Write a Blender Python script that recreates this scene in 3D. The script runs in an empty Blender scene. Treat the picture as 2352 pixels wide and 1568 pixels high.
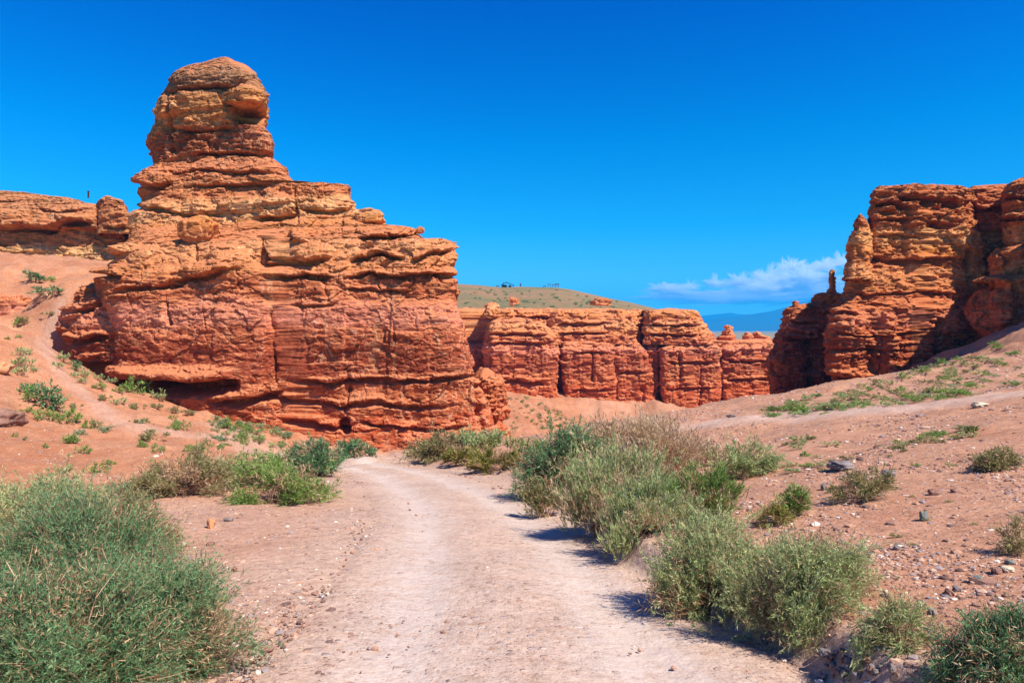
import bpy, math, random
import numpy as np
from math import radians as R

random.seed(7)
RNG = np.random.default_rng(11)
scene = bpy.context.scene
COL = scene.collection
F, CX, HY = 683.0, 512.0, 332.0          # focal length in pixels, principal column, horizon row of a 1024-wide picture
K = 1024.0 / 2352.0                      # the survey of the photograph was made on a 2352-wide copy

# ---------------------------------------------------------------- noise
def _hash(ix, iy, iz, seed):
    h = (ix.astype(np.uint32) * np.uint32(374761393) + iy.astype(np.uint32) * np.uint32(668265263)
         + iz.astype(np.uint32) * np.uint32(1103515245) + np.uint32((seed * 2654435761) & 0xffffffff))
    h = (h ^ (h >> np.uint32(13))) * np.uint32(1274126177)
    h = (h ^ (h >> np.uint32(15))) * np.uint32(2246822519)
    return h ^ (h >> np.uint32(16))

def perlin(x, y, z, seed=0):
    x = np.asarray(x, np.float32); y = np.asarray(y, np.float32); z = np.asarray(z, np.float32)
    x, y, z = np.broadcast_arrays(x, y, z)
    xi, yi, zi = np.floor(x), np.floor(y), np.floor(z)
    fx, fy, fz = x - xi, y - yi, z - zi
    xi, yi, zi = xi.astype(np.int32), yi.astype(np.int32), zi.astype(np.int32)
    u = fx * fx * fx * (fx * (fx * 6 - 15) + 10)
    v = fy * fy * fy * (fy * (fy * 6 - 15) + 10)
    w = fz * fz * fz * (fz * (fz * 6 - 15) + 10)
    out = np.zeros(x.shape, np.float32)
    for a in (0, 1):
        for b in (0, 1):
            for c in (0, 1):
                h = _hash(xi + a, yi + b, zi + c, seed)
                gx = (h & np.uint32(255)).astype(np.float32) / 127.5 - 1
                gy = ((h >> np.uint32(8)) & np.uint32(255)).astype(np.float32) / 127.5 - 1
                gz = ((h >> np.uint32(16)) & np.uint32(255)).astype(np.float32) / 127.5 - 1
                d = gx * (fx - a) + gy * (fy - b) + gz * (fz - c)
                out += d * (u if a else 1 - u) * (v if b else 1 - v) * (w if c else 1 - w)
    return out * 1.1

def fbm(x, y, z, oct=4, seed=0, gain=0.5, lac=2.03):
    s, a = 0, 1.0
    for o in range(oct):
        s = s + a * perlin(x, y, z, seed + o * 17)
        x, y, z, a = x * lac, y * lac, z * lac, a * gain
    return s

def worley(x, y, z, seed=0):
    """distance to the nearest and second nearest cell point, and the random value of the nearest cell"""
    x = np.asarray(x, np.float32); y = np.asarray(y, np.float32); z = np.asarray(z, np.float32)
    xi, yi, zi = np.floor(x).astype(np.int32), np.floor(y).astype(np.int32), np.floor(z).astype(np.int32)
    d1 = np.full(x.shape, 9, np.float32); d2 = d1.copy(); cid = np.zeros(x.shape, np.float32)
    for a in (-1, 0, 1):
        for b in (-1, 0, 1):
            for c in (-1, 0, 1):
                h = _hash(xi + a, yi + b, zi + c, seed)
                px = xi + a + (h & np.uint32(255)).astype(np.float32) / 255
                py = yi + b + ((h >> np.uint32(8)) & np.uint32(255)).astype(np.float32) / 255
                pz = zi + c + ((h >> np.uint32(16)) & np.uint32(255)).astype(np.float32) / 255
                d = np.sqrt((px - x) ** 2 + (py - y) ** 2 + (pz - z) ** 2)
                near = d < d1
                d2 = np.where(near, d1, np.minimum(d2, d))
                cid = np.where(near, (h >> np.uint32(24)).astype(np.float32) / 255, cid)
                d1 = np.where(near, d, d1)
    return d1, d2, cid

def sstep(a, b, x):
    t = np.clip((x - a) / (b - a), 0, 1)
    return t * t * (3 - 2 * t)

# ---------------------------------------------------------------- objects
def tag(o, label=None, cat=None, group=None, kind=None):
    if label: o["label"] = label
    if cat: o["category"] = cat
    if group: o["group"] = group
    if kind: o["kind"] = kind
    return o

def empty(name, loc, label, cat, group=None):
    o = bpy.data.objects.new(name, None)
    o.empty_display_size = 0.2
    o.location = loc
    COL.objects.link(o)
    return tag(o, label, cat, group)

def mesh_data(name, V, faces, mat, smooth=True):
    """faces: list of index arrays, each (n, k)"""
    me = bpy.data.meshes.new(name)
    V = np.ascontiguousarray(V, np.float32)
    faces = [np.asarray(f, np.int32) for f in faces if len(f)]
    me.vertices.add(len(V)); me.vertices.foreach_set("co", V.ravel())
    nl = sum(f.size for f in faces); npoly = sum(len(f) for f in faces)
    me.loops.add(nl); me.polygons.add(npoly)
    me.loops.foreach_set("vertex_index", np.concatenate([f.ravel() for f in faces]))
    tot = np.concatenate([np.full(len(f), f.shape[1], np.int32) for f in faces])
    st = np.concatenate([[0], np.cumsum(tot)[:-1]]).astype(np.int32)
    me.polygons.foreach_set("loop_start", st)
    me.polygons.foreach_set("use_smooth", np.full(npoly, smooth))
    me.materials.append(mat)
    me.update(calc_edges=True)
    me.validate()
    return me

def mk(name, V, faces, mat, parent=None, loc=(0, 0, 0), smooth=True):
    """vertices are given in world coordinates; loc becomes the object's origin"""
    V = np.asarray(V, np.float64) - np.asarray(loc)
    me = mesh_data(name, V, faces, mat, smooth)
    o = bpy.data.objects.new(name, me)
    COL.objects.link(o)
    if parent:
        o.parent = parent
        o.location = np.asarray(loc) - np.asarray(parent.location)
    else:
        o.location = loc
    return o

def at(px, py, Y):
    return np.array([(px - CX) / F * Y, Y, (HY - py) / F * Y])

# ---------------------------------------------------------------- materials
class NT:
    def __init__(s, name):
        s.m = bpy.data.materials.new(name); s.m.use_nodes = True
        s.t = s.m.node_tree; s.t.nodes.clear()
        s.out = s.t.nodes.new("ShaderNodeOutputMaterial")
    def n(s, typ, ins=None, **kw):
        nd = s.t.nodes.new(typ)
        for k, v in kw.items(): setattr(nd, k, v)
        for k, v in (ins or {}).items():
            if isinstance(v, bpy.types.NodeSocket): s.t.links.new(v, nd.inputs[k])
            else: nd.inputs[k].default_value = v
        return nd
    def pos(s): return s.n("ShaderNodeNewGeometry").outputs["Position"]
    def scaled(s, vec, sc): return s.n("ShaderNodeVectorMath", {0: vec, 1: sc}, operation="MULTIPLY").outputs[0]
    def noise(s, vec, scale, detail=5, rough=0.55, dist=0.0, out="Fac"):
        return s.n("ShaderNodeTexNoise", {"Vector": vec, "Scale": scale, "Detail": detail, "Roughness": rough, "Distortion": dist}).outputs[out]
    def voro(s, vec, scale, feature="F1", out="Distance"):
        return s.n("ShaderNodeTexVoronoi", {"Vector": vec, "Scale": scale}, feature=feature).outputs[out]
    def rng(s, v, a, b, c=0.0, d=1.0, smooth=True):
        return s.n("ShaderNodeMapRange", {"Value": v, "From Min": a, "From Max": b, "To Min": c, "To Max": d},
                   interpolation_type="SMOOTHSTEP" if smooth else "LINEAR").outputs["Result"]
    def math(s, op, a, b=0.0): return s.n("ShaderNodeMath", {0: a, 1: b}, operation=op).outputs[0]
    def mix(s, f, a, b, blend="MIX"):
        nd = s.n("ShaderNodeMix", None, data_type="RGBA", blend_type=blend)
        for k, v in ((0, f), (6, a), (7, b)):
            if isinstance(v, bpy.types.NodeSocket): s.t.links.new(v, nd.inputs[k])
            else: nd.inputs[k].default_value = v if k == 0 else (*v[:3], 1)
        return nd.outputs[2]
    def ramp(s, v, stops, interp="LINEAR"):
        nd = s.n("ShaderNodeValToRGB", {"Fac": v}); cr = nd.color_ramp; cr.interpolation = interp
        while len(cr.elements) > 1: cr.elements.remove(cr.elements[-1])
        for i, (p, c) in enumerate(stops):
            e = cr.elements[0] if i == 0 else cr.elements.new(p)
            e.position = p; e.color = (*c[:3], 1)
        return nd.outputs["Color"]
    def bump(s, h, strength, dist, normal=None):
        d = {"Height": h, "Strength": strength, "Distance": dist}
        if normal: d["Normal"] = normal
        return s.n("ShaderNodeBump", d).outputs["Normal"]
    def principled(s, color, rough=0.9, normal=None, spec=0.15):
        d = {"Base Color": color if isinstance(color, bpy.types.NodeSocket) else (*color, 1), "Roughness": rough, "Specular IOR Level": spec}
        if normal: d["Normal"] = normal
        p = s.n("ShaderNodeBsdfPrincipled", d)
        s.t.links.new(p.outputs[0], s.out.inputs["Surface"])
        return s.m

DUST = (0.47, 0.205, 0.11)

def rock_material(name, tint=(1, 1, 1), patina=0.4, vein=0.5, zshift=0.0, bed=5.0):
    t = NT(name); P = t.pos()
    z = t.n("ShaderNodeSeparateXYZ", {0: P}).outputs["Z"]
    n1 = t.noise(P, 0.22, 6, 0.6)
    zz = t.math("ADD", t.math("ADD", z, zshift), t.math("MULTIPLY", t.math("SUBTRACT", n1, 0.5), 2.0))
    f = t.rng(zz, -20, 24, smooth=False)
    def p(zv): return (zv + 20) / 44
    Z = [(-20, (0.360, 0.132, 0.076)), (-9, (0.360, 0.101, 0.048)), (-5.9, (0.378, 0.092, 0.041)), (-5.2, (0.369, 0.113, 0.052)), (-4.3, (0.396, 0.134, 0.063)), (-3.3, (0.378, 0.121, 0.057)), (-2.5, (0.261, 0.070, 0.040)),
         (-0.6, (0.320, 0.092, 0.048)), (0.2, (0.380, 0.122, 0.064)), (0.8, (0.530, 0.224, 0.160)), (1.9, (0.510, 0.209, 0.143)), (2.4, (0.360, 0.118, 0.058)), (3.7, (0.380, 0.130, 0.062)), (4.4, (0.490, 0.215, 0.089)), (5.4, (0.561, 0.281, 0.135)),
         (6.4, (0.592, 0.319, 0.162)), (7, (0.428, 0.176, 0.078)), (8.4, (0.541, 0.242, 0.078)), (9.2, (0.643, 0.396, 0.205)), (10.4, (0.612, 0.363, 0.178)), (10.9, (0.408, 0.160, 0.073)), (12.2, (0.469, 0.198, 0.086)), (13.2, (0.360, 0.125, 0.060)),
         (14.4, (0.460, 0.185, 0.085)), (15, (0.290, 0.100, 0.050)), (16.8, (0.330, 0.118, 0.056)), (17.5, (0.520, 0.259, 0.103)), (19.4, (0.490, 0.243, 0.097)), (20.2, (0.280, 0.149, 0.081)), (22.5, (0.270, 0.151, 0.086))]
    c = t.ramp(f, [(p(a), b) for a, b in Z])
    s1 = t.noise(t.scaled(P, (0.55, 0.55, bed)), 1.0, 9, 0.62, 0.4)
    c = t.mix(1.0, c, t.ramp(s1, [(0.28, (0.60, 0.55, 0.52)), (0.5, (1, 1, 1)), (0.72, (1.28, 1.34, 1.40))]), "MULTIPLY")
    s2 = t.noise(P, 1.7, 9, 0.70)
    c = t.mix(0.9, c, t.ramp(s2, [(0.3, (0.58, 0.52, 0.48)), (0.5, (1, 1, 1)), (0.72, (1.32, 1.42, 1.48))]), "MULTIPLY")
    s3 = t.noise(t.scaled(P, (1, 1, 3.0)), 6.0, 6, 0.7)
    c = t.mix(0.8, c, t.ramp(s3, [(0.34, (0.62, 0.56, 0.52)), (0.5, (1, 1, 1)), (0.68, (1.30, 1.38, 1.42))]), "MULTIPLY")
    pv = t.noise(t.scaled(P, (1.0, 1.0, 0.16)), 0.9, 6, 0.6, 0.9)
    vm = t.math("MULTIPLY", t.rng(pv, 0.56, 0.67), vein)
    c = t.mix(vm, c, (0.62, 0.36, 0.20))
    fine = t.noise(t.scaled(P, (1, 1, 0.5)), 0.75, 3, 0.5, 2.5)
    thin = t.math("SUBTRACT", 1.0, t.rng(t.math("ABSOLUTE", t.math("SUBTRACT", fine, 0.5)), 0.0, 0.030))
    gate = t.rng(t.noise(P, 0.30, 2), 0.46, 0.60)
    c = t.mix(t.math("MULTIPLY", t.math("MULTIPLY", thin, gate), 0.95 * vein), c, (0.74, 0.55, 0.40))
    pa = t.noise(P, 0.55, 9, 0.65)
    c = t.mix(t.math("MULTIPLY", t.rng(pa, 0.52, 0.68), patina), c, (0.20, 0.095, 0.050))
    nz = t.n("ShaderNodeSeparateXYZ", {0: t.n("ShaderNodeNewGeometry").outputs["Normal"]}).outputs["Z"]
    dn = t.noise(P, 1.6, 5)
    c = t.mix(t.rng(t.math("ADD", nz, t.math("MULTIPLY", t.math("SUBTRACT", dn, 0.5), 0.5)), 0.50, 0.74), c, DUST)
    c = t.mix(1.0, c, (1.06, 0.86, 0.68), "MULTIPLY")
    if tint != (1, 1, 1): c = t.mix(1.0, c, tint, "MULTIPLY")
    h1 = t.noise(t.scaled(P, (1, 1, 2.2)), 2.5, 10, 0.66)
    h2 = t.voro(t.scaled(P, (1, 1, 2.4)), 2.6)
    nb = t.bump(h1, 0.65, 0.16, t.bump(h2, 0.22, 0.10))
    return t.principled(c, 0.95, nb, 0.08)

def ground_material(name, road=False):
    t = NT(name); P = t.pos()
    sand = t.n("ShaderNodeAttribute", None, attribute_name="sand").outputs["Fac"]
    pale = t.n("ShaderNodeAttribute", None, attribute_name="pale").outputs["Fac"]
    n1 = t.noise(P, 0.9, 8, 0.6); n2 = t.noise(P, 7.0, 6, 0.6)
    gravel = t.ramp(n1, [(0.3, (0.42, 0.265, 0.195)), (0.5, (0.48, 0.32, 0.245)), (0.7, (0.50, 0.325, 0.235))])
    orange = t.ramp(n1, [(0.28, (0.375, 0.138, 0.064)), (0.5, (0.43, 0.182, 0.094)), (0.72, (0.47, 0.222, 0.118))])
    pale = t.math("MULTIPLY", pale, t.rng(t.noise(P, 5.5, 7, 0.7), 0.30, 0.66, 0.45, 1.35))
    big = t.noise(P, 0.16, 6, 0.6, 0.6)
    orange = t.mix(0.75, orange, t.ramp(big, [(0.32, (0.74, 0.66, 0.62)), (0.5, (1, 1, 1)), (0.66, (1.12, 1.22, 1.30))]), "MULTIPLY")
    c = t.mix(sand, gravel, orange)
    c = t.mix(pale, c, t.ramp(n1, [(0.3, (0.475, 0.372, 0.325)), (0.6, (0.53, 0.42, 0.37))]))
    c = t.mix(t.math("SUBTRACT", 0.9, t.math("MULTIPLY", pale, 0.6)), c, t.ramp(n2, [(0.3, (0.74, 0.70, 0.67)), (0.5, (1, 1, 1)), (0.7, (1.18, 1.2, 1.2))]), "MULTIPLY")
    n3 = t.noise(P, 26.0, 5, 0.65)
    c = t.mix(t.math("SUBTRACT", 0.8, t.math("MULTIPLY", pale, 0.4)), c, t.ramp(n3, [(0.32, (0.72, 0.68, 0.66)), (0.5, (1, 1, 1)), (0.68, (1.20, 1.22, 1.24))]), "MULTIPLY")
    c = t.mix(1.0, c, (1.04, 1.02, 0.95), "MULTIPLY")
    # pebbles of three sizes, each with its own stone colour
    keep = t.math("SUBTRACT", 1.0, t.math("MULTIPLY", pale, 0.72))
    hs = []
    for sc, lo, amt in ((85.0, 0.50, 0.55), (38.0, 0.66, 0.70), (14.0, 0.84, 0.75)):
        vn = t.n("ShaderNodeTexVoronoi", {"Vector": P, "Scale": sc}, feature="F1")
        cs = t.n("ShaderNodeSeparateColor", {0: vn.outputs["Color"]})
        patch = t.rng(t.noise(P, 0.7, 4), 0.35, 0.62, 0.35, 1.0)
        m = t.math("MULTIPLY", t.rng(cs.outputs[0], lo, lo + 0.05), t.rng(vn.outputs["Distance"], 0.50, 0.38))
        m = t.math("MULTIPLY", t.math("MULTIPLY", m, patch), t.math("MULTIPLY", keep, amt))
        st = t.ramp(cs.outputs[1], [(0.0, (0.20, 0.115, 0.09)), (0.3, (0.42, 0.22, 0.15)), (0.55, (0.36, 0.28, 0.27)), (0.8, (0.60, 0.42, 0.30)), (0.95, (0.72, 0.62, 0.52))], "CONSTANT")
        c = t.mix(m, c, st)
        hs.append(t.math("MULTIPLY", m, 1.2 / sc))
    h = t.math("ADD", t.math("ADD", hs[0], hs[1]), hs[2])
    h = t.math("ADD", h, t.math("MULTIPLY", t.noise(P, 11.0, 8, 0.62), 0.05))
    nb = t.bump(h, 0.6, 0.8)
    return t.principled(c, 0.97, nb, 0.05)

def plain_mat(name, stops, scale=3.0, rough=0.85, spec=0.1, bump=0.3, bdist=0.02):
    t = NT(name); P = t.n("ShaderNodeTexCoord").outputs["Object"]
    n = t.noise(P, scale, 7, 0.6)
    return t.principled(t.ramp(n, stops), rough, t.bump(t.noise(P, scale * 2.5, 8, 0.62), bump, bdist), spec)

def leaf_mat(name, stops, trans=0.25):
    t = NT(name)
    r = t.n("ShaderNodeNewGeometry").outputs["Random Per Island"]
    big = t.noise(t.pos(), 2.2, 3)
    v = t.math("ADD", t.math("MULTIPLY", r, 0.65), t.math("MULTIPLY", big, 0.35))
    c = t.ramp(v, stops)
    d = t.n("ShaderNodeBsdfPrincipled", {"Base Color": c, "Roughness": 0.65, "Specular IOR Level": 0.2})
    tr = t.n("ShaderNodeBsdfTranslucent", {"Color": c})
    mx = t.n("ShaderNodeMixShader", {0: trans, 1: d.outputs[0], 2: tr.outputs[0]})
    t.t.links.new(mx.outputs[0], t.out.inputs["Surface"])
    return t.m

M = {}
M["rock"] = rock_material("sandstone")
M["rock_far"] = rock_material("far_sandstone", tint=(1.14, 1.13, 1.13), patina=0.35, vein=0.4, zshift=4.5, bed=6.0)
M["rock_right"] = rock_material("banded_sandstone", tint=(0.98, 0.90, 0.80), patina=0.5, vein=0.55, zshift=0.0, bed=4.0)
M["ledge"] = rock_material("ledge_sandstone", tint=(0.92, 1.02, 1.0), patina=0.3, vein=0.8, zshift=0.5, bed=3.0)
M["ground"] = ground_material("red_soil")
M["sage"] = leaf_mat("sage_leaves", [(0.12, (0.140, 0.201, 0.074)), (0.4, (0.296, 0.390, 0.149)), (0.65, (0.420, 0.490, 0.208)), (0.88, (0.686, 0.604, 0.262))])
M["deep"] = leaf_mat("deep_green_leaves", [(0.12, (0.048, 0.116, 0.048)), (0.45, (0.113, 0.242, 0.095)), (0.7, (0.170, 0.317, 0.131)), (0.9, (0.339, 0.445, 0.199))])
M["green"] = leaf_mat("fresh_green_leaves", [(0.12, (0.096, 0.174, 0.032)), (0.45, (0.173, 0.297, 0.059)), (0.75, (0.270, 0.387, 0.086)), (0.92, (0.462, 0.446, 0.122))])
M["yellow"] = leaf_mat("yellow_green_leaves", [(0.12, (0.120, 0.126, 0.024)), (0.5, (0.252, 0.252, 0.054)), (0.85, (0.408, 0.336, 0.084))])
M["olive"] = leaf_mat("olive_leaves", [(0.12, (0.139, 0.129, 0.050)), (0.45, (0.252, 0.250, 0.096)), (0.75, (0.373, 0.319, 0.135)), (0.92, (0.559, 0.405, 0.184))])
M["blue"] = leaf_mat("blue_green_leaves", [(0.12, (0.097, 0.166, 0.081)), (0.5, (0.204, 0.304, 0.149)), (0.88, (0.343, 0.405, 0.204))])
M["dry"] = leaf_mat("dry_seed_heads", [(0.12, (0.42, 0.28, 0.155)), (0.5, (0.64, 0.46, 0.27)), (0.88, (0.78, 0.62, 0.40))], 0.35)
M["twig"] = leaf_mat("dry_twigs", [(0.15, (0.193, 0.105, 0.057)), (0.5, (0.404, 0.238, 0.127)), (0.9, (0.667, 0.474, 0.281))], 0.0)
M["grey_stone"] = plain_mat("grey_stone", [(0.3, (0.13, 0.11, 0.11)), (0.6, (0.25, 0.20, 0.18)), (0.8, (0.33, 0.27, 0.23))], 5)
M["brown_stone"] = plain_mat("brown_stone", [(0.3, (0.17, 0.085, 0.06)), (0.6, (0.29, 0.155, 0.11)), (0.8, (0.36, 0.22, 0.16))], 5)
M["orange_stone"] = plain_mat("orange_stone", [(0.3, (0.42, 0.17, 0.07)), (0.6, (0.56, 0.27, 0.13)), (0.8, (0.62, 0.36, 0.2))], 5)
M["pale_stone"] = plain_mat("pale_stone", [(0.3, (0.46, 0.37, 0.24)), (0.6, (0.60, 0.51, 0.36)), (0.8, (0.70, 0.62, 0.48))], 5)
M["green_stone"] = plain_mat("green_grey_stone", [(0.3, (0.12, 0.125, 0.105)), (0.6, (0.22, 0.225, 0.19)), (0.8, (0.33, 0.32, 0.26))], 5)
M["wood"] = plain_mat("dark_wood", [(0.3, (0.05, 0.022, 0.016)), (0.7, (0.10, 0.042, 0.028))], 8, 0.7)
M["roof_wood"] = plain_mat("dark_roof", [(0.3, (0.035, 0.022, 0.022)), (0.7, (0.07, 0.04, 0.035))], 8, 0.7)

# ---------------------------------------------------------------- terrain
def road_plane(Y): return -1.49 - 0.1406 * Y
_RE = np.array([[-6, 2.6], [4.0, 1.80], [5.6, 1.45], [8.7, 1.15], [13.2, 0.75], [17.9, 0.5], [21, -0.2], [24, -1.6], [32, -5], [38, -8], [60, -14]])
def road_edge(Y): return np.interp(Y, _RE[:, 0], _RE[:, 1])

_CL = [(0.40, -4), (0.30, 0), (0.16, 3), (0.10, 4.5), (0.02, 5.6), (-0.26, 8.8), (-0.62, 11.3), (-1.17, 14), (-2.37, 18.5), (-3.9, 23.1), (-5.6, 26.8), (-7.5, 30.4), (-10.0, 33.6)]
def smooth_line(pts, n=300, w=9):
    pts = np.array(pts, float)
    d = np.concatenate([[0], np.cumsum(np.linalg.norm(np.diff(pts, axis=0), axis=1))])
    s = np.linspace(0, d[-1], n)
    q = np.stack([np.interp(s, d, pts[:, k]) for k in range(pts.shape[1])], 1)
    ker = np.hanning(2 * w + 1); ker /= ker.sum()
    pad = np.concatenate([2 * q[:1] - q[w:0:-1], q, 2 * q[-1:] - q[-2:-w - 2:-1]])
    return np.stack([np.convolve(pad[:, k], ker, "valid") for k in range(q.shape[1])], 1)
ROAD = smooth_line(_CL, 400, 16)

def line_coords(line, X, Y):
    """signed side distance and index along a poly line for every point"""
    sh = X.shape; X = X.ravel(); Y = Y.ravel()
    best = np.full(X.shape, 1e9); side = np.zeros(X.shape); idx = np.zeros(X.shape)
    T = np.gradient(line, axis=0); T /= np.linalg.norm(T, axis=1, keepdims=True)
    for i in range(0, len(line), 2):
        dx, dy = X - line[i, 0], Y - line[i, 1]
        d = dx * dx + dy * dy
        m = d < best
        best[m] = d[m]; side[m] = (dx * T[i, 1] - dy * T[i, 0])[m]; idx[m] = i
    return side.reshape(sh), np.sqrt(best).reshape(sh), idx.reshape(sh)

def base_ground(X, Y):
    e = road_edge(Y) + 0.18 * perlin(Y * 0.9, X * 0.2, 0, 5)
    b = X - e
    fade = 1 - sstep(31, 44, Y)
    hgt = 0.26 + 0.12 * perlin(Y * 0.35, 3.3, 0, 9)
    low = 1 - 0.8 * sstep(12, 24, Y)
    bank = hgt * low * sstep(0.0, 0.26, b) + 0.17 * np.clip(b - 0.15, 0, 26)
    return road_plane(Y) + bank * fade

_CP = []      # control points: (pixel x, pixel y, depth)
for p in [(0, 470, 22), (0, 440, 26), (0, 400, 32), (0, 365, 38), (0, 330, 45), (0, 290, 58), (0, 254, 75), (60, 258, 74), (112, 265, 72), (-60, 250, 76), (-90, 300, 52), (-90, 400, 28),
          (30, 302, 56), (60, 318, 54), (40, 345, 47), (60, 349, 53), (85, 354, 53), (111, 386, 50), (150, 395, 49), (196, 407, 48), (250, 419, 47), (305, 436, 46.2), (350, 447, 45.5), (400, 447, 45.5), (440, 446, 45.2), (500, 441, 46.5),
          (70, 390, 39), (110, 410, 36), (80, 422, 33), (150, 430, 33), (150, 447, 28), (200, 425, 38), (200, 450, 28), (250, 434, 37), (250, 459, 27), (300, 453, 33),
          (20, 262, 88), (120, 266, 88), (-40, 250, 82), (60, 262, 82), (130, 268, 80),
          (520, 436, 60), (560, 432, 72), (500, 394, 84), (530, 408, 88), (555, 421, 92), (560, 424, 105), (585, 412, 124), (566, 393, 131), (566, 406, 122), (613, 404, 127), (655, 405, 127), (610, 415, 123), (640, 414, 126), (690, 412, 126), (740, 413, 126), (790, 413, 126), (600, 425, 100), (660, 426, 100), (720, 424, 100), (765, 417, 92),
          (770, 411, 86), (827, 397, 82), (871, 385, 72), (905, 371, 68), (950, 351, 64), (1000, 334, 58), (1024, 324, 56), (1100, 300, 52), (1200, 290, 48),
          (871, 397, 60), (871, 401, 46), (800, 411, 55), (800, 413, 46), (950, 385, 42), (950, 370, 52), (1024, 353, 42), (1100, 345, 40), (740, 421, 48), (740, 422, 60), (740, 421, 75)]:
    q = at(*p); _CP.append(q)
for Y in (-8, 0, 6, 12, 18, 24, 30, 36, 42):
    for X in (-5 - 0.2 * max(Y, 0), 0 - (Y > 20) * (Y - 20) * 0.4, 4 + 0.08 * max(Y, 0)):
        if Y < 26 or X < 2.5: _CP.append(np.array([X, Y, float(base_ground(np.array([X]), np.array([Y * 1.0]))[0])]))
for X, Y in ((6, 8), (12, 12), (8, 18), (16, 20), (12, 27), (22, 30), (25, 18), (20, 5), (6, 28), (16, 31), (-12, 8), (-12, 0), (-9, 14)):
    _CP.append(np.array([X, Y, float(base_ground(np.array([X * 1.0]), np.array([Y * 1.0]))[0])]))
for X, Y, z in ((-150, 150, -10), (0, 170, -18), (60, 200, -18), (150, 200, -10), (0, 300, -20), (200, 320, -16), (-200, 320, -10), (-150, 60, 6), (130, 60, 4), (60, 110, -10), (80, 130, -12)):
    _CP.append(np.array([X, Y, z]))
_CP = np.array(_CP)
_res = _CP[:, 2] - base_ground(_CP[:, 0], _CP[:, 1])
def _phi(r2): return np.sqrt(r2 + 9.0)
_A = _phi((_CP[:, None, 0] - _CP[None, :, 0]) ** 2 + (_CP[:, None, 1] - _CP[None, :, 1]) ** 2)
_W = np.linalg.solve(_A + np.eye(len(_CP)) * 1e-3, _res)

def ground(X, Y, fine=True):
    X = np.asarray(X, float); Y = np.asarray(Y, float); sh = X.shape
    x, y = X.ravel(), Y.ravel()
    r = np.zeros(x.shape)
    for (cx, cy, cz), w in zip(_CP, _W):
        r += w * np.sqrt((x - cx) ** 2 + (y - cy) ** 2 + 9.0)
    z = base_ground(x, y) + r
    if fine:
        amp = sstep(14, 60, y) * 0.5 + 0.03 + 0.10 * sstep(1.0, 5.0, np.abs(x + 0.5)) * sstep(2, 14, y)
        z = z + amp * fbm(x * 0.35, y * 0.35, 0, 4, 41)
        z = z + 0.07 * sstep(12, 20, y) * sstep(2.0, 4.5, np.abs(x + 0.5 + 0.25 * np.maximum(y - 18, 0))) * (1 - 2 * np.abs(fbm(x * 0.8 + 0.3 * y, y * 0.45, 2.2, 4, 44)))
        # rills washed down the slopes
        z = z + 0.22 * sstep(25, 50, y) * fbm(x * 0.9, y * 0.3, 0.5, 3, 43)
        z = z + 0.010 * fbm(x * 3.1, y * 3.1, 0, 3, 42)
    return z.reshape(sh)

def hit(px, py):
    """first point where the view ray of a pixel meets the ground"""
    Ys = np.concatenate([np.arange(2.5, 30, 0.05), np.arange(30, 140, 0.2)])
    X = (px - CX) / F * Ys; Zr = (HY - py) / F * Ys
    below = np.nonzero(Zr <= ground(X, Ys))[0]
    i = below[0] if len(below) else len(Ys) - 1
    return np.array([X[i], Ys[i], float(ground(X[i:i + 1], Ys[i:i + 1])[0])])

def set_attr(me, name, v):
    a = me.attributes.new(name, "FLOAT", "POINT"); a.data.foreach_set("value", np.ascontiguousarray(v, np.float32).ravel())

def grid_faces(nr, nc, wrap=False):
    i = np.arange(nr - 1)[:, None]; j = np.arange(nc if wrap else nc - 1)[None, :]
    j2 = (j + 1) % nc
    return np.stack([i * nc + j, i * nc + j2, (i + 1) * nc + j2, (i + 1) * nc + j], -1).reshape(-1, 4)

PATH_L = smooth_line([hit(*p)[:2] for p in ((330, 452), (250, 446), (190, 438), (144, 431), (109, 418), (83, 394), (62, 376), (46, 352), (44, 338), (56, 322), (66, 312))], 160, 8)
PATH_R = smooth_line([hit(*p)[:2] for p in ((700, 424), (740, 419), (800, 416), (870, 413), (950, 404), (1040, 392), (1120, 384))], 160, 8)

def sand_zone(X, Y):
    """how much orange sand (1) rather than pinkish gravel (0) lies here"""
    s, d, _ = line_coords(ROAD, X, Y)
    n = 0.35 * fbm(X * 0.25, Y * 0.25, 0, 4, 71)
    left = sstep(-1.8, -4.2, s + n * 3) * sstep(9, 18, Y)
    leftnear = 0.42 * sstep(-1.6, -3.0, s + n * 3)
    right = sstep(0.1, 0.7, X - road_edge(Y) + n)
    far = sstep(30, 42, Y)
    return np.clip(np.maximum.reduce([left, leftnear, right * 0.68, far * np.where(X > 12, 0.8, 1.0)]), 0, 1)

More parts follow.
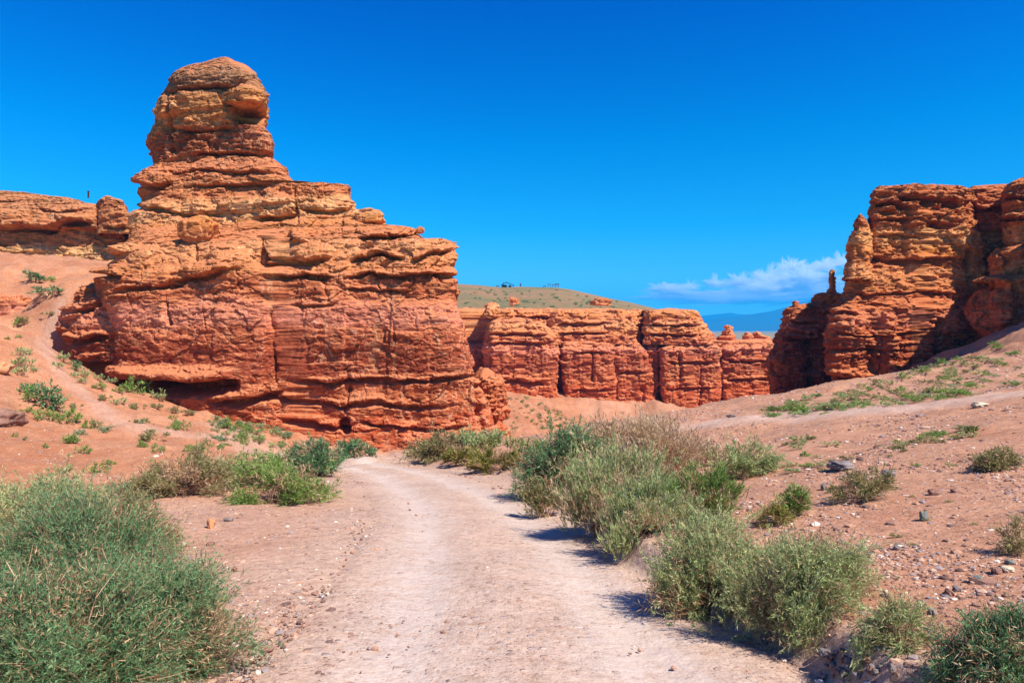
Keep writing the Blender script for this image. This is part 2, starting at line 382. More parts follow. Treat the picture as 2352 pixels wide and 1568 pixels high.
def build_ground():
    nr, nc = 900, 760
    k = np.linspace(0, 1, nr)
    Yr = np.where(k < 0.12, -9 + (k / 0.12) * 11.5, 2.5 * (330 / 2.5) ** ((k - 0.12) / 0.88))
    c = np.linspace(-1, 1, nc); c = np.sign(c) * np.abs(c) ** 1.25
    Y = np.repeat(Yr[:, None], nc, 1)
    X = c[None, :] * (np.maximum(Yr, 0)[:, None] * 1.15 + 9)
    Z = ground(X, Y)
    s, d, idx = line_coords(ROAD, X, Y)
    inside = 1 - sstep(1.5, 2.0, np.abs(s)); inside = np.where(d > 3, 0, inside)
    Z = Z - 0.03 * inside
    V = np.stack([X, Y, Z], -1).reshape(-1, 3)
    o = mk("ground", V, [grid_faces(nr, nc)], M["ground"])
    set_attr(o.data, "sand", sand_zone(X, Y))
    pale = np.zeros(X.shape)
    tr = np.exp(-((np.abs(s) - 0.8) / 0.33) ** 2) * (d < 3)
    pale = np.maximum(pale, 0.75 * tr)
    _, dl, _ = line_coords(PATH_L, X, Y)
    _, dr, _ = line_coords(PATH_R, X, Y)
    n = fbm(X * 0.6, Y * 0.6, 0, 3, 77)
    pale = np.maximum(pale, 0.14 * (1 - sstep(0.4, 1.3, dl + 0.4 * n)))
    pale = np.maximum(pale, 0.32 * (1 - sstep(0.5, 1.6, dr + 0.5 * n)))
    # the wash where the track meets the butte
    pale = np.maximum(pale, 0.35 * np.exp(-(((X + 6) / 5) ** 2 + ((Y - 38) / 5) ** 2)))
    set_attr(o.data, "pale", pale)
    tag(o, "red gravelly canyon floor with sandy slopes on both sides", "ground", kind="structure")
    # the wheel track as a thin sheet of its own
    L = ROAD; T = np.gradient(L, axis=0); T /= np.linalg.norm(T, axis=1, keepdims=True)
    N = np.stack([T[:, 1], -T[:, 0]], 1)
    nn = 56
    sgrid = np.linspace(-1.95, 1.95, nn)
    wob = 0.16 * perlin(np.arange(len(L))[:, None] * 0.11, np.sign(sgrid)[None, :] * 3.0, 0, 12)
    ss = sgrid[None, :] * (1 + wob)
    Xr = L[:, None, 0] + N[:, None, 0] * ss; Yr2 = L[:, None, 1] + N[:, None, 1] * ss
    Zr = ground(Xr, Yr2)
    rut = -0.028 * np.exp(-((np.abs(ss) - 0.8) / 0.28) ** 2) + 0.02 * np.exp(-(ss / 0.4) ** 2)
    edge = sstep(1.50, 1.92, np.abs(sgrid))[None, :]
    Zr = Zr + 0.004 + rut - 0.05 * edge
    V = np.stack([Xr, Yr2, Zr], -1).reshape(-1, 3)
    r = mk("road", V, [grid_faces(len(L), nn)[:, ::-1]], M["ground"])
    set_attr(r.data, "sand", sand_zone(Xr, Yr2))
    n = fbm(Xr * 0.8, Yr2 * 0.35, 0, 4, 73)
    n2 = fbm(Xr * 3.0, Yr2 * 0.8, 0, 3, 74)
    tr = np.exp(-((np.abs(ss) - 0.8 + 0.1 * n) / 0.36) ** 2)
    pl = tr * (0.72 + 0.30 * n + 0.2 * n2) + (0.30 + 0.10 * n) * (1 - sstep(1.2, 1.9, np.abs(ss)))
    set_attr(r.data, "pale", np.clip(pl, 0, 1))
    tag(r, "pale dirt track with two wheel ruts curving left to the butte", "road", kind="structure")
    # footpaths
    for line, w, lab in ((PATH_L, 0.75, "narrow trodden footpath climbing the sandy slope left of the butte"), (PATH_R, 2.0, "sandy side path crossing the gravel bank on the right")):
        T = np.gradient(line, axis=0); T /= np.linalg.norm(T, axis=1, keepdims=True)
        N = np.stack([T[:, 1], -T[:, 0]], 1)
        sg = np.linspace(-1, 1, 15)
        wv = w * (1 + 0.35 * perlin(np.arange(len(line)) * 0.12, 0, 0, 13))
        Xp = line[:, None, 0] + N[:, None, 0] * sg * wv[:, None]; Yp = line[:, None, 1] + N[:, None, 1] * sg * wv[:, None]
        Zp = ground(Xp, Yp) + 0.05 - 0.13 * np.abs(sg)[None, :] ** 3
        p = mk("path", np.stack([Xp, Yp, Zp], -1).reshape(-1, 3), [grid_faces(len(line), 15)[:, ::-1]], M["ground"])
        set_attr(p.data, "sand", np.full(Xp.shape, 0.9))
        set_attr(p.data, "pale", (0.28 if line is PATH_L else 0.60) * (1 - np.abs(sg)[None, :] ** 2) + 0 * Xp)
        tag(p, lab, "path", kind="structure")

# ---------------------------------------------------------------- rock
def _beds(seed, lo, hi, tmin, tmax):
    r = np.random.default_rng(seed); zs = np.arange(lo, hi, 0.02)
    out = np.zeros(len(zs)); z = lo
    while z < hi:
        th = math.exp(r.uniform(math.log(tmin), math.log(tmax)))
        m = (zs >= z) & (zs < z + th)
        f = (zs[m] - z) / th
        prot = r.uniform(-1, 1)
        out[m] = prot * (0.5 + 0.7 * min(1.0, th)) + 0.18 * (1 - np.abs(2 * f - 1) ** 6) - 0.55 * np.exp(-((f * th) / 0.07) ** 2) + 0.22 * f
        z += th
    return zs, out
_B1 = _beds(3, -60, 90, 0.35, 3.6); _B2 = _beds(4, -60, 90, 0.3, 3.0); _B3 = _beds(5, -60, 90, 0.10, 0.6); _B4 = _beds(6, -60, 90, 0.10, 0.5)

def rock_disp(X, Y, Z, seed=0, big=1.0, bed=1.0, blocks=1.0, fine=1.0, flute=0.0):
    zz = Z + 0.55 * fbm(X * 0.09, Y * 0.09, Z * 0.05, 3, 100 + seed) + 0.12 * perlin(X * 0.7, Y * 0.7, Z * 0.3, 120 + seed)
    lat = fbm(X * 0.16, Y * 0.16, Z * 0.12, 3, 130 + seed)
    m = sstep(-0.25, 0.25, lat)
    ledge = 0.25 + 1.3 * sstep(-0.10, 0.45, fbm(X * 0.10, Y * 0.10, Z * 0.35, 3, 140 + seed))
    d = bed * 0.20 * (np.interp(zz, *_B1) * m + np.interp(zz, *_B2) * (1 - m)) * ledge
    lat2 = sstep(-0.2, 0.2, fbm(X * 0.5, Y * 0.5, Z * 0.3, 2, 150 + seed))
    rough = sstep(-0.30, 0.30, fbm(X * 0.22, Y * 0.22, Z * 0.5, 3, 155 + seed))
    d += bed * 0.055 * (np.interp(zz, *_B3) * lat2 + np.interp(zz, *_B4) * (1 - lat2)) * (0.25 + rough)
    wx = 0.8 * fbm(X * 0.5, Y * 0.5, Z * 0.5, 3, 160 + seed); wz = 0.45 * fbm(X * 0.45, Y * 0.45, Z * 0.8, 3, 161 + seed)
    # broken blocks: every cell is a tilted flat face standing in or out of its neighbours
    d1, d2, cid = worley((X + wx) / 2.7, (Y + wx) / 2.7, (Z + wz) / 1.5, 170 + seed)
    d += blocks * (0.62 * (cid - 0.5) - 0.10 * (1 - sstep(0.0, 0.05, d2 - d1)))
    d1, d2, cid = worley((X + wx) / 1.15, (Y + wx) / 1.15, (Z + wz) / 0.48, 180 + seed)
    d += blocks * (0.30 * (cid - 0.5) - 0.05 * (1 - sstep(0.0, 0.08, d2 - d1))) * (0.3 + rough)
    d1, d2, cid = worley((X + 0.5 * wx) / 0.45, (Y + 0.5 * wx) / 0.45, (Z + 0.5 * wz) / 0.16, 185 + seed)
    d += blocks * 0.13 * (cid - 0.5) * (0.35 + rough)
    d += big * 0.75 * fbm(X * 0.17, Y * 0.17, Z * 0.15, 2, 190 + seed)
    n = fbm(X * 0.75, Y * 0.75, Z * 2.0, 6, 200 + seed, 0.58)
    q = n * 4.5; fq = np.floor(q); n2 = (fq + sstep(0.35, 0.65, q - fq)) / 4.5
    d += fine * (0.07 * n + 0.20 * n2)
    r = 1 - np.abs(fbm(X * 0.8, Y * 0.8, Z * 1.4, 4, 210 + seed))
    d += fine * 0.10 * (r - 0.7)
    pit = sstep(0.28, 0.55, fbm(X * 1.5, Y * 1.5, Z * 2.6, 3, 215 + seed))
    d -= fine * 0.22 * pit
    if flute:
        d += flute * (0.5 * perlin(X * 0.55, Y * 0.55, Z * 0.05, 220 + seed) + 0.35 * np.abs(perlin(X * 1.3, Y * 1.3, Z * 0.10, 221 + seed)))
    return d

def seg_field(line, PX, PY):
    """for every point: signed vertical gap below a left-to-right poly line (ov pixels), nan outside its span"""
    l = np.array(line, float)
    y = np.interp(PX, l[:, 0], l[:, 1])
    span = (PX >= l[0, 0]) & (PX <= l[-1, 0])
    tend = np.minimum((PX - l[0, 0]), (l[-1, 0] - PX)) / max(1.0, 0.18 * (l[-1, 0] - l[0, 0]))
    return PY - y, np.where(span, np.clip(tend, 0, 1), 0)

def apply_features(d, feats, PX, PY):
    jx = 10 * perlin(PX * 0.03, PY * 0.03, 0, 301) + 5 * perlin(PX * 0.2, PY * 0.2, 0, 302)
    jy = 7 * perlin(PX * 0.035, PY * 0.08, 3, 303) + 3 * perlin(PX * 0.14, PY * 0.2, 5, 304)
    for ft in feats:
        k = ft[0]
        if k == "under":                       # a lip with a hollow beneath it
            _, line, dep, hgt = ft
            g, w = seg_field(line, PX, PY + jy)
            below = sstep(-1.5, 2.5, g) * (1 - sstep(hgt * 0.35, hgt, g))
            lip = np.exp(-((g + hgt * 0.3) / (hgt * 0.4)) ** 2) * 0.28
            d = d - dep * below * w + dep * lip * w
        elif k == "crack":                     # a steep joint
            _, line, dep, wid = ft
            l = np.array(line, float)
            x = np.interp(PY, l[:, 1], l[:, 0])
            span = (PY >= l[0, 1]) & (PY <= l[-1, 1])
            tend = np.clip(np.minimum(PY - l[0, 1], l[-1, 1] - PY) / 12, 0, 1)
            g = np.abs(PX + jx * 0.7 - x)
            d = d - dep * np.exp(-(g / (wid * (0.6 + 0.8 * sstep(-0.3, 0.3, perlin(PY * 0.06, PX * 0.01, 7, 305))))) ** 2) * tend * span * (0.35 + 0.9 * sstep(-0.25, 0.3, perlin(PY * 0.045, PX * 0.01, 9, 306)))
        elif k == "cave":
            _, cx, cy, rx, ry, dep = ft
            q = ((PX + jx * 0.5 - cx) / rx) ** 2 + ((PY + jy * 0.5 - cy) / ry) ** 2
            d = d - dep * (1 - sstep(0.55, 1.1, q))
        elif k == "panel":                     # sheets of wall standing a little before or behind each other
            _, xs, y0, y1 = ft
            w = sstep(y0 - 15, y0 + 15, PY) * (1 - sstep(y1 - 15, y1 + 15, PY))
            xj = PX + jx * 0.8 + 0.06 * (PY - y0)
            o = np.zeros(PX.shape)
            for x0, off in xs: o = o + off * sstep(x0 - 3, x0 + 3, xj)
            d = d + o * w
        elif k == "bulge":
            _, cx, cy, rx, ry, dep = ft
            q = ((PX + jx - cx) / rx) ** 2 + ((PY + jy - cy) / ry) ** 2
            d = d + dep * np.sqrt(np.clip(1 - q, 0, 1))
    return d

def loft(name, rows, Yf, depth, mat, parent=None, seed=0, n=4.5, slant=0.0, feats=(), px=0.62, dome=0.5, topnoise=0.35, disp=None, back=0.12, ax=None, ntop=None, calm=()):
    """A rock mass built up course by course. rows = (survey y, left x, right x, setback of the front) from the foot upwards;
    Yf = distance of the front, depth = how far it reaches back, slant = how much farther the left end stands than the right."""
    rows = np.array(rows, float)
    py = rows[:, 0] * K; dy = rows[:, 3]
    Yl = Yf + dy + slant; Yr = Yf + dy - slant
    z = (HY - py) / F * (Yf + dy * 0.0)
    z = (HY - py) / F * (Yf + dy)
    xl = (rows[:, 1] * K - CX) / F * Yl; xr = (rows[:, 2] * K - CX) / F * Yr
    seglen = np.sqrt(np.diff(z) ** 2 + np.diff(dy) ** 2 + (0.5 * np.diff(xl)) ** 2 * 0.3 + (0.5 * np.diff(xr)) ** 2 * 0.3)
    cum = np.concatenate([[0], np.cumsum(seglen)])
    step = px * Yf / F
    nr = max(12, int(cum[-1] / step))
    s = np.linspace(0, cum[-1], nr)
    Zr, Dy, XL, XR = (np.interp(s, cum, a) for a in (z, dy, xl, xr))
    # round footprint, dense towards the viewer's side
    wmax = (XR - XL).max()
    th = np.linspace(0, 2 * np.pi, 6000, endpoint=False)
    u = np.sign(np.cos(th)) * np.abs(np.cos(th)) ** (2 / n); v = np.sign(np.sin(th)) * np.abs(np.sin(th)) ** (2 / n)
    du = np.roll(u, -1) - u; dv = np.roll(v, -1) - v
    ds = np.hypot(du * wmax / 2, dv * depth / 2)
    wt = np.where(v < 0.2, 1.0, back)
    c = np.concatenate([[0], np.cumsum(ds * wt)])
    nc = max(40, int(c[-1] / step))
    thq = np.interp(np.linspace(0, c[-1], nc, endpoint=False), c, np.concatenate([th, [2 * np.pi]]))
    u = np.sign(np.cos(thq)) * np.abs(np.cos(thq)) ** (2 / n); v = np.sign(np.sin(thq)) * np.abs(np.sin(thq)) ** (2 / n)
    nx = np.sign(u) * np.abs(u) ** (n - 1) / (wmax / 2); ny = np.sign(v) * np.abs(v) ** (n - 1) / (depth / 2)
    ln = np.hypot(nx, ny); nx /= ln; ny /= ln
    pr = np.interp(s, cum, rows[:, 0])
    nn = np.full(nr, float(n)) if ntop is None else np.interp(pr, [rows[:, 0].min() + 60, rows[:, 0].min() + 420], [ntop, n])
    cq, sq = np.cos(thq)[None, :], np.sin(thq)[None, :]
    U = np.sign(cq) * np.abs(cq) ** (2 / nn[:, None]); Vv = np.sign(sq) * np.abs(sq) ** (2 / nn[:, None])
    X = (XL + XR)[:, None] / 2 + (XR - XL)[:, None] / 2 * U
    front = (Yf + Dy)[:, None] - slant * U; backY = Yf + depth
    Y = front + (backY - front) * (Vv + 1) / 2
    axr = ((np.interp(s, cum, rows[:, 1]) + np.minimum(np.interp(s, cum, rows[:, 2]), 2500)) / 2 * K - CX) / F
    ax = axr[:, None] if ax is None else ax
    X = X + ax * (Y - front) * 1.0
    Z = np.repeat(Zr[:, None], nc, 1)
    # cap: rings drawn in to the middle
    nk = max(8, int(min(60, (XR - XL)[-1] / step / 5)))
    ks = np.linspace(1, 0.02, nk + 1)[1:]
    cxm, cym = X[-1].mean(), Y[-1].mean()
    Xc = cxm + (X[-1][None] - cxm) * ks[:, None]; Yc = cym + (Y[-1][None] - cym) * ks[:, None]
    Zc = Zr[-1] + dome * (1 - ks[:, None] ** 2) + 0 * Xc
    Xa = np.concatenate([X, Xc]); Ya = np.concatenate([Y, Yc]); Za = np.concatenate([Z, Zc])
    NX = np.repeat(nx[None], len(Xa), 0); NY = np.repeat(ny[None], len(Xa), 0)
    iscap = np.concatenate([np.zeros(len(X)), sstep(1.0, 0.8, ks)])[:, None]
    PX = (CX + F * Xa / Ya) / K; PY = (HY - F * Za / Ya) / K
    dd = dict(disp or {}); bw = np.ones(Xa.shape); kw = np.ones(Xa.shape)
    for (y0, y1, f, g) in calm:
        jy = 8 * perlin(PX * 0.02, PY * 0.02, 1, 307)
        w = sstep(y0 - 10, y0 + 10, PY + jy) * (1 - sstep(y1 - 10, y1 + 10, PY + jy))
        bw = bw * (1 - w * (1 - f)); kw = kw * (1 - w * (1 - g))
    dd["bed"] = dd.get("bed", 1.0) * bw; dd["blocks"] = dd.get("blocks", 1.0) * kw; dd["fine"] = dd.get("fine", 1.0) * (0.4 + 0.6 * kw)
    feats = [(ft[0], ft[1], ft[2] * 1.35, ft[3]) if ft[0] == "under" else ft for ft in feats]
    D = rock_disp(Xa, Ya, Za, seed, **dd)
    if feats:
        facing = (v[None, :] < 0.35) * np.ones(Xa.shape)
        D2 = apply_features(D, feats, PX, PY)
        D = np.where(facing > 0, D2, D)
    side = 1 - iscap
    Xo = Xa + NX * D * side; Yo = Ya + NY * D * side
    Zo = Za + iscap * topnoise * (D + 0.5 * fbm(Xa * 0.5, Ya * 0.5, 0, 3, 240 + seed)) + side * 0.12 * perlin(Xa * 0.9, Ya * 0.9, Za * 0.9, 250 + seed)
    Vt = np.stack([Xo, Yo, Zo], -1).reshape(-1, 3)
    ff = grid_faces(len(Xa), nc, True)
    base = parent.location if parent else (float((XL[0] + XR[0]) / 2), float(Yf + depth / 2), float(Zr[0]))
    o = mk(name, Vt, [ff], mat, parent, base)
    return o

def boulder(name, c, size, mat, parent=None, seed=0, sub=5, amp=0.22, rot=0.0, flat=1.0, strata=0.0, at_base=True):
    bm = __import__("bmesh").new()
    __import__("bmesh").ops.create_icosphere(bm, subdivisions=sub, radius=1)
    V = np.array([v.co[:] for v in bm.verts]); Fc = np.array([[v.index for v in f.verts] for f in bm.faces]); bm.free()
    o = seed * 13.7
    d1, d2, cid = worley(V[:, 0] * 1.1 + o, V[:, 1] * 1.1, V[:, 2] * 1.1, 400 + seed)
    d = 1 + amp * (1.2 * (cid - 0.5) + 1.3 * fbm(V[:, 0] * 1.2 + o, V[:, 1] * 1.2, V[:, 2] * 1.2, 4, 410 + seed))
    if sub > 3: d = d - amp * 0.5 * (1 - sstep(0, 0.12, d2 - d1))
    if strata: d = d + strata * np.sin(V[:, 2] * 9 + 2 * perlin(V[:, 0] * 2, V[:, 1] * 2, V[:, 2], 415 + seed))
    q = np.sign(V) * np.abs(V) ** 0.75
    V = q * d[:, None] * np.array(size) / 2
    ca, sa = math.cos(rot), math.sin(rot)
    V = np.stack([V[:, 0] * ca - V[:, 1] * sa, V[:, 0] * sa + V[:, 1] * ca, V[:, 2]], 1)
    return mk(name, V + np.array(c), [Fc], mat, parent, c if not parent else parent.location)

def build_butte():
    e = empty("rock_butte", (-12.5, 54, -7.5), "huge stepped red sandstone butte crowned by a head-shaped tower, left of the track", "rock formation")
    rows = [(1060, 245, 1196, -0.9), (1010, 245, 1184, -0.5), (985, 246, 1170, -0.1), (950, 247, 1160, 0.1), (900, 250, 1146, 0.1), (870, 252, 1134, 0.0), (830, 254, 1122, 0.2), (780, 254, 1106, 0.3), (740, 250, 1096, 0.5), (705, 238, 1082, 0.8),
            (685, 218, 1078, 1.3), (650, 204, 1076, 1.6), (628, 198, 1076, 1.5), (606, 200, 1074, 1.9), (600, 240, 1074, 2.1), (560, 252, 1074, 2.6), (551, 262, 1071, 2.9), (549, 264, 995, 3.4), (538, 274, 982, 4.6), (523, 280, 978, 5.6),
            (519, 284, 902, 6.3), (505, 288, 898, 7.0), (484, 292, 890, 7.4), (481, 293, 826, 7.6), (464, 302, 824, 7.7), (458, 310, 821, 7.8), (450, 312, 820, 7.9), (440, 318, 819, 8.0), (432, 326, 818, 8.1), (425, 324, 818, 8.2), (422, 320, 686, 8.5)]
    rows += [(416, 314, 680, 8.7), (404, 311, 672, 9.0), (394, 312, 663, 9.2), (385, 320, 656, 9.7), (377, 333, 647, 10.1), (371, 345, 640, 10.4), (361, 356, 622, 11.0), (350, 355, 630, 10.8), (330, 350, 631, 10.7), (310, 340, 628, 10.8), (292, 333, 621, 10.9),
             (276, 339, 616, 10.9), (256, 346, 612, 10.9), (246, 348, 622, 10.5), (225, 354, 624, 10.4), (206, 362, 620, 10.5), (190, 370, 611, 10.7), (176, 374, 600, 11.0), (163, 379, 588, 11.5), (154, 392, 570, 12.2), (148, 412, 552, 13.0), (144, 440, 535, 14.2)]
    feats = [("panel", [(262, 0.35), (390, -0.12), (505, 0.12), (622, -0.5), (700, 0.15), (800, -0.2), (905, 0.16), (1000, -0.1)], 600, 905), ("panel", [(420, 0.25), (640, -0.3), (800, 0.25), (945, -0.2)], 905, 1040), ("under", [(250, 864), (330, 869), (450, 876), (560, 868)], 2.6, 40), ("under", [(480, 914), (560, 914), (650, 892)], 0.9, 22),
             ("under", [(640, 866), (700, 872), (760, 880), (800, 868), (950, 872), (1110, 858)], 0.55, 13),
             ("under", [(545, 905), (640, 912), (700, 920), (780, 930), (860, 918), (960, 932), (1060, 925)], 0.45, 14),
             ("under", [(640, 962), (720, 968), (800, 985)], 0.6, 18), ("under", [(805, 965), (900, 975), (1000, 985), (1080, 975)], 0.35, 12),
             ("under", [(780, 634), (850, 624), (920, 634), (1000, 626), (1060, 632)], 0.8, 12), ("under", [(600, 612), (650, 632), (700, 628), (770, 634)], 0.8, 14),
             ("under", [(400, 640), (480, 634), (535, 612)], 0.7, 16), ("under", [(280, 665), (360, 655), (430, 650)], 0.6, 14), ("under", [(195, 622), (240, 628), (292, 630)], 0.8, 14),
             ("under", [(600, 590), (700, 600), (760, 590)], 0.5, 14), ("under", [(800, 596), (860, 578), (930, 590)], 0.9, 12), ("under", [(940, 596), (1000, 576), (1050, 570)], 0.6, 12),
             ("under", [(780, 660), (860, 662), (940, 668)], 0.35, 9), ("under", [(660, 695), (720, 700), (780, 690)], 0.35, 12),
             ("under", [(690, 475), (750, 482), (812, 474)], 0.55, 14), ("under", [(590, 500), (640, 494), (684, 488)], 0.9, 18), ("under", [(820, 495), (885, 492)], 0.5, 9),
             ("under", [(815, 545), (880, 540), (960, 538)], 0.7, 10), ("under", [(320, 470), (420, 490), (520, 486)], 0.4, 12), ("under", [(300, 470), (400, 478)], 0.4, 12),
             ("under", [(312, 420), (350, 424), (395, 412)], 0.6, 16), ("under", [(375, 214), (430, 203), (500, 196), (560, 200)], 0.45, 10), ("under", [(380, 286), (450, 300), (545, 290)], 0.4, 12),
             ("under", [(430, 352), (520, 350), (618, 352)], 0.55, 9), ("under", [(350, 395), (460, 388), (560, 392), (650, 398)], 0.35, 10), ("under", [(420, 425), (520, 420), (640, 425)], 0.35, 10),
             ("under", [(510, 235), (560, 244), (606, 240)], 0.9, 10),
             ("cave", 566, 265, 42, 24, 4.5), ("cave", 556, 252, 20, 10, 0.9), ("cave", 600, 590, 12, 26, 0.9), ("cave", 866, 582, 26, 8, 0.7), ("cave", 410, 648, 24, 9, 0.6), ("cave", 792, 978, 16, 20, 1.3), ("cave", 315, 890, 60, 12, 1.0),
             ("bulge", 480, 165, 120, 34, 0.5), ("bulge", 565, 222, 44, 24, 0.8), ("bulge", 350, 402, 44, 22, 0.4), ("bulge", 380, 240, 30, 30, 0.5), ("bulge", 560, 470, 60, 22, 0.5), ("bulge", 640, 465, 48, 26, 0.6), ("bulge", 460, 470, 16, 24, 0.6),
             ("bulge", 880, 530, 60, 14, 0.9), ("bulge", 690, 540, 24, 18, 0.9), ("bulge", 530, 590, 50, 30, 0.7), ("bulge", 720, 575, 50, 22, 0.6), ("bulge", 340, 590, 40, 20, 0.5), ("bulge", 480, 615, 60, 16, 0.7),
             ("crack", [(596, 540), (604, 600), (606, 640)], 0.8, 4.5), ("crack", [(606, 640), (618, 730), (628, 850), (630, 890)], 0.35, 4), ("crack", [(682, 428), (680, 470), (684, 520)], 0.6, 4), ("crack", [(388, 690), (396, 750)], 0.7, 3), ("crack", [(796, 850), (802, 990)], 0.3, 4),
             ("crack", [(262, 700), (258, 800), (262, 870)], 0.6, 4), ("crack", [(740, 640), (760, 700)], 0.5, 4), ("crack", [(1095, 840), (1102, 930), (1112, 1000)], 0.9, 6), ("crack", [(388, 205), (386, 300), (392, 360)], 0.9, 6), ("crack", [(446, 540), (452, 620)], 0.4, 4),
             ("crack", [(700, 700), (694, 760), (706, 800), (700, 860)], 0.18, 3), ("crack", [(900, 730), (908, 790), (902, 812)], 0.22, 3), ("crack", [(470, 700), (478, 760)], 0.25, 3), ("crack", [(985, 890), (990, 960)], 0.2, 3)]
    loft("rock_mass", rows, 46.0, 21.0, M["rock"], e, seed=1, n=8.0, ntop=4.0, slant=1.6, calm=[(690, 1060, 0.20, 0.62), (100, 205, 0.25, 0.45), (205, 250, 0.7, 0.75), (430, 480, 0.6, 0.9), (548, 690, 0.8, 1.0)], feats=feats, px=0.60, dome=0.6, disp=dict(big=0.8, bed=0.85, blocks=0.62, fine=0.72), back=0.08)
    # left wing standing a little farther up the slope
    loft("side_wing", [(830, 134, 330, 0), (790, 137, 330, 0.1), (745, 137, 330, 0), (706, 143, 320, 0.5), (694, 165, 310, 1.2), (672, 180, 300, 1.8), (655, 205, 300, 2.2)], 49.5, 9, M["rock"], e, seed=2, n=4, slant=0.4,
         feats=[("under", [(140, 775), (190, 778), (255, 765)], 0.9, 18), ("under", [(150, 712), (200, 706), (238, 692)], 0.8, 12)], px=0.65, dome=0.4)
    # foot buttress at the right corner
    loft("corner_buttress", [(1030, 1090, 1162, -0.2), (1000, 1090, 1156, 0), (960, 1092, 1157, 0), (905, 1092, 1148, 0.2), (880, 1092, 1146, 0.3), (868, 1094, 1132, 0.8)], 50.5, 9, M["rock"], e, seed=3, n=3.5, px=0.65, dome=0.5,
         feats=[("under", [(1120, 950), (1140, 960), (1158, 955)], 0.5, 30)])
    # blocks lying on the benches
    for (x, y, w, h, Y, sd, st) in ((455, 528, 80, 58, 50.2, 5, 0.02), (905, 534, 84, 28, 50.3, 6, 0.03), (695, 540, 56, 38, 50.0, 7, 0.02), (965, 528, 18, 16, 50.0, 8, 0.0), (850, 498, 62, 36, 52.0, 9, 0.03), (292, 574, 80, 26, 50.5, 12, 0.02)):
        c = at(x * K, y * K, Y); s = K * Y / F
        boulder("ledge_boulder", c, (w * s, max(w, h) * s * 0.8, h * s), M["rock"], e, sd, 5, 0.20, 0, strata=st)

def build_left_ledge():
    e = empty("rock_ledge", (-62, 88, 8), "long brown overhanging rock ledge on the skyline at the left edge", "rock formation")
    loft("ledge_wall", [(620, -260, 325, -0.4), (575, -260, 318, 0), (545, -260, 312, 0.2), (528, -260, 310, 0.3), (521, -262, 306, -0.9), (508, -264, 302, -1.2), (490, -262, 297, -0.8), (474, -260, 295, 0.2), (466, -258, 285, 2.0), (458, -258, 222, 3.4), (452, -258, 205, 5.0), (446, -255, 150, 8), (440, -250, 80, 12)], 80, 32, M["ledge"], e, seed=21, n=6, px=0.7, dome=1.0, topnoise=0.2,
         feats=[("under", [(-20, 515), (60, 518), (115, 523), (145, 505), (220, 505)], 1.5, 16), ("crack", [(222, 452), (223, 524)], 2.2, 4), ("under", [(80, 480), (140, 484), (200, 478)], 0.5, 8)], disp=dict(bed=0.7, blocks=0.9, flute=0.3, big=0.8))
    loft("split_block", [(535, 222, 306, 0.3), (515, 222, 304, 0), (490, 222, 302, 0.1), (468, 222, 296, 0.5), (456, 226, 284, 1.1), (451, 236, 262, 1.8)], 78.4, 8, M["ledge"], e, seed=22, n=4, px=0.65, dome=0.3, disp=dict(bed=0.6, blocks=0.6),
         feats=[("under", [(230, 515), (262, 520), (304, 514)], 0.7, 10)])
    # dark outcrop biting into the left edge of the picture, and pale blocks below it
    p = hit(6, 312)
    b = boulder("outcrop", p + np.array([-1.0, 0.6, 0.3]), (4.6, 3.0, 2.2), M["rock"], None, 31, 5, 0.25, 0.3, strata=0.03)
    tag(b, "dark red rock outcrop jutting from the slope under the ledge at the left edge", "rock outcrop")
    p = hit(1, 374)
    b = boulder("boulder", p + np.array([-0.3, 0.2, 0.25]), (1.2, 1.0, 0.8), M["orange_stone"], None, 33, 4, 0.3, 0.8)
    tag(b, "light orange boulder on the left slope at the picture edge", "boulder")
    p = hit(-4, 424)
    b = boulder("boulder", p + np.array([0.0, 0.2, 0.2]), (1.5, 1.2, 0.9), M["brown_stone"], None, 34, 4, 0.3, 0.2)
    tag(b, "dark brown boulder low on the left slope at the picture edge", "boulder")

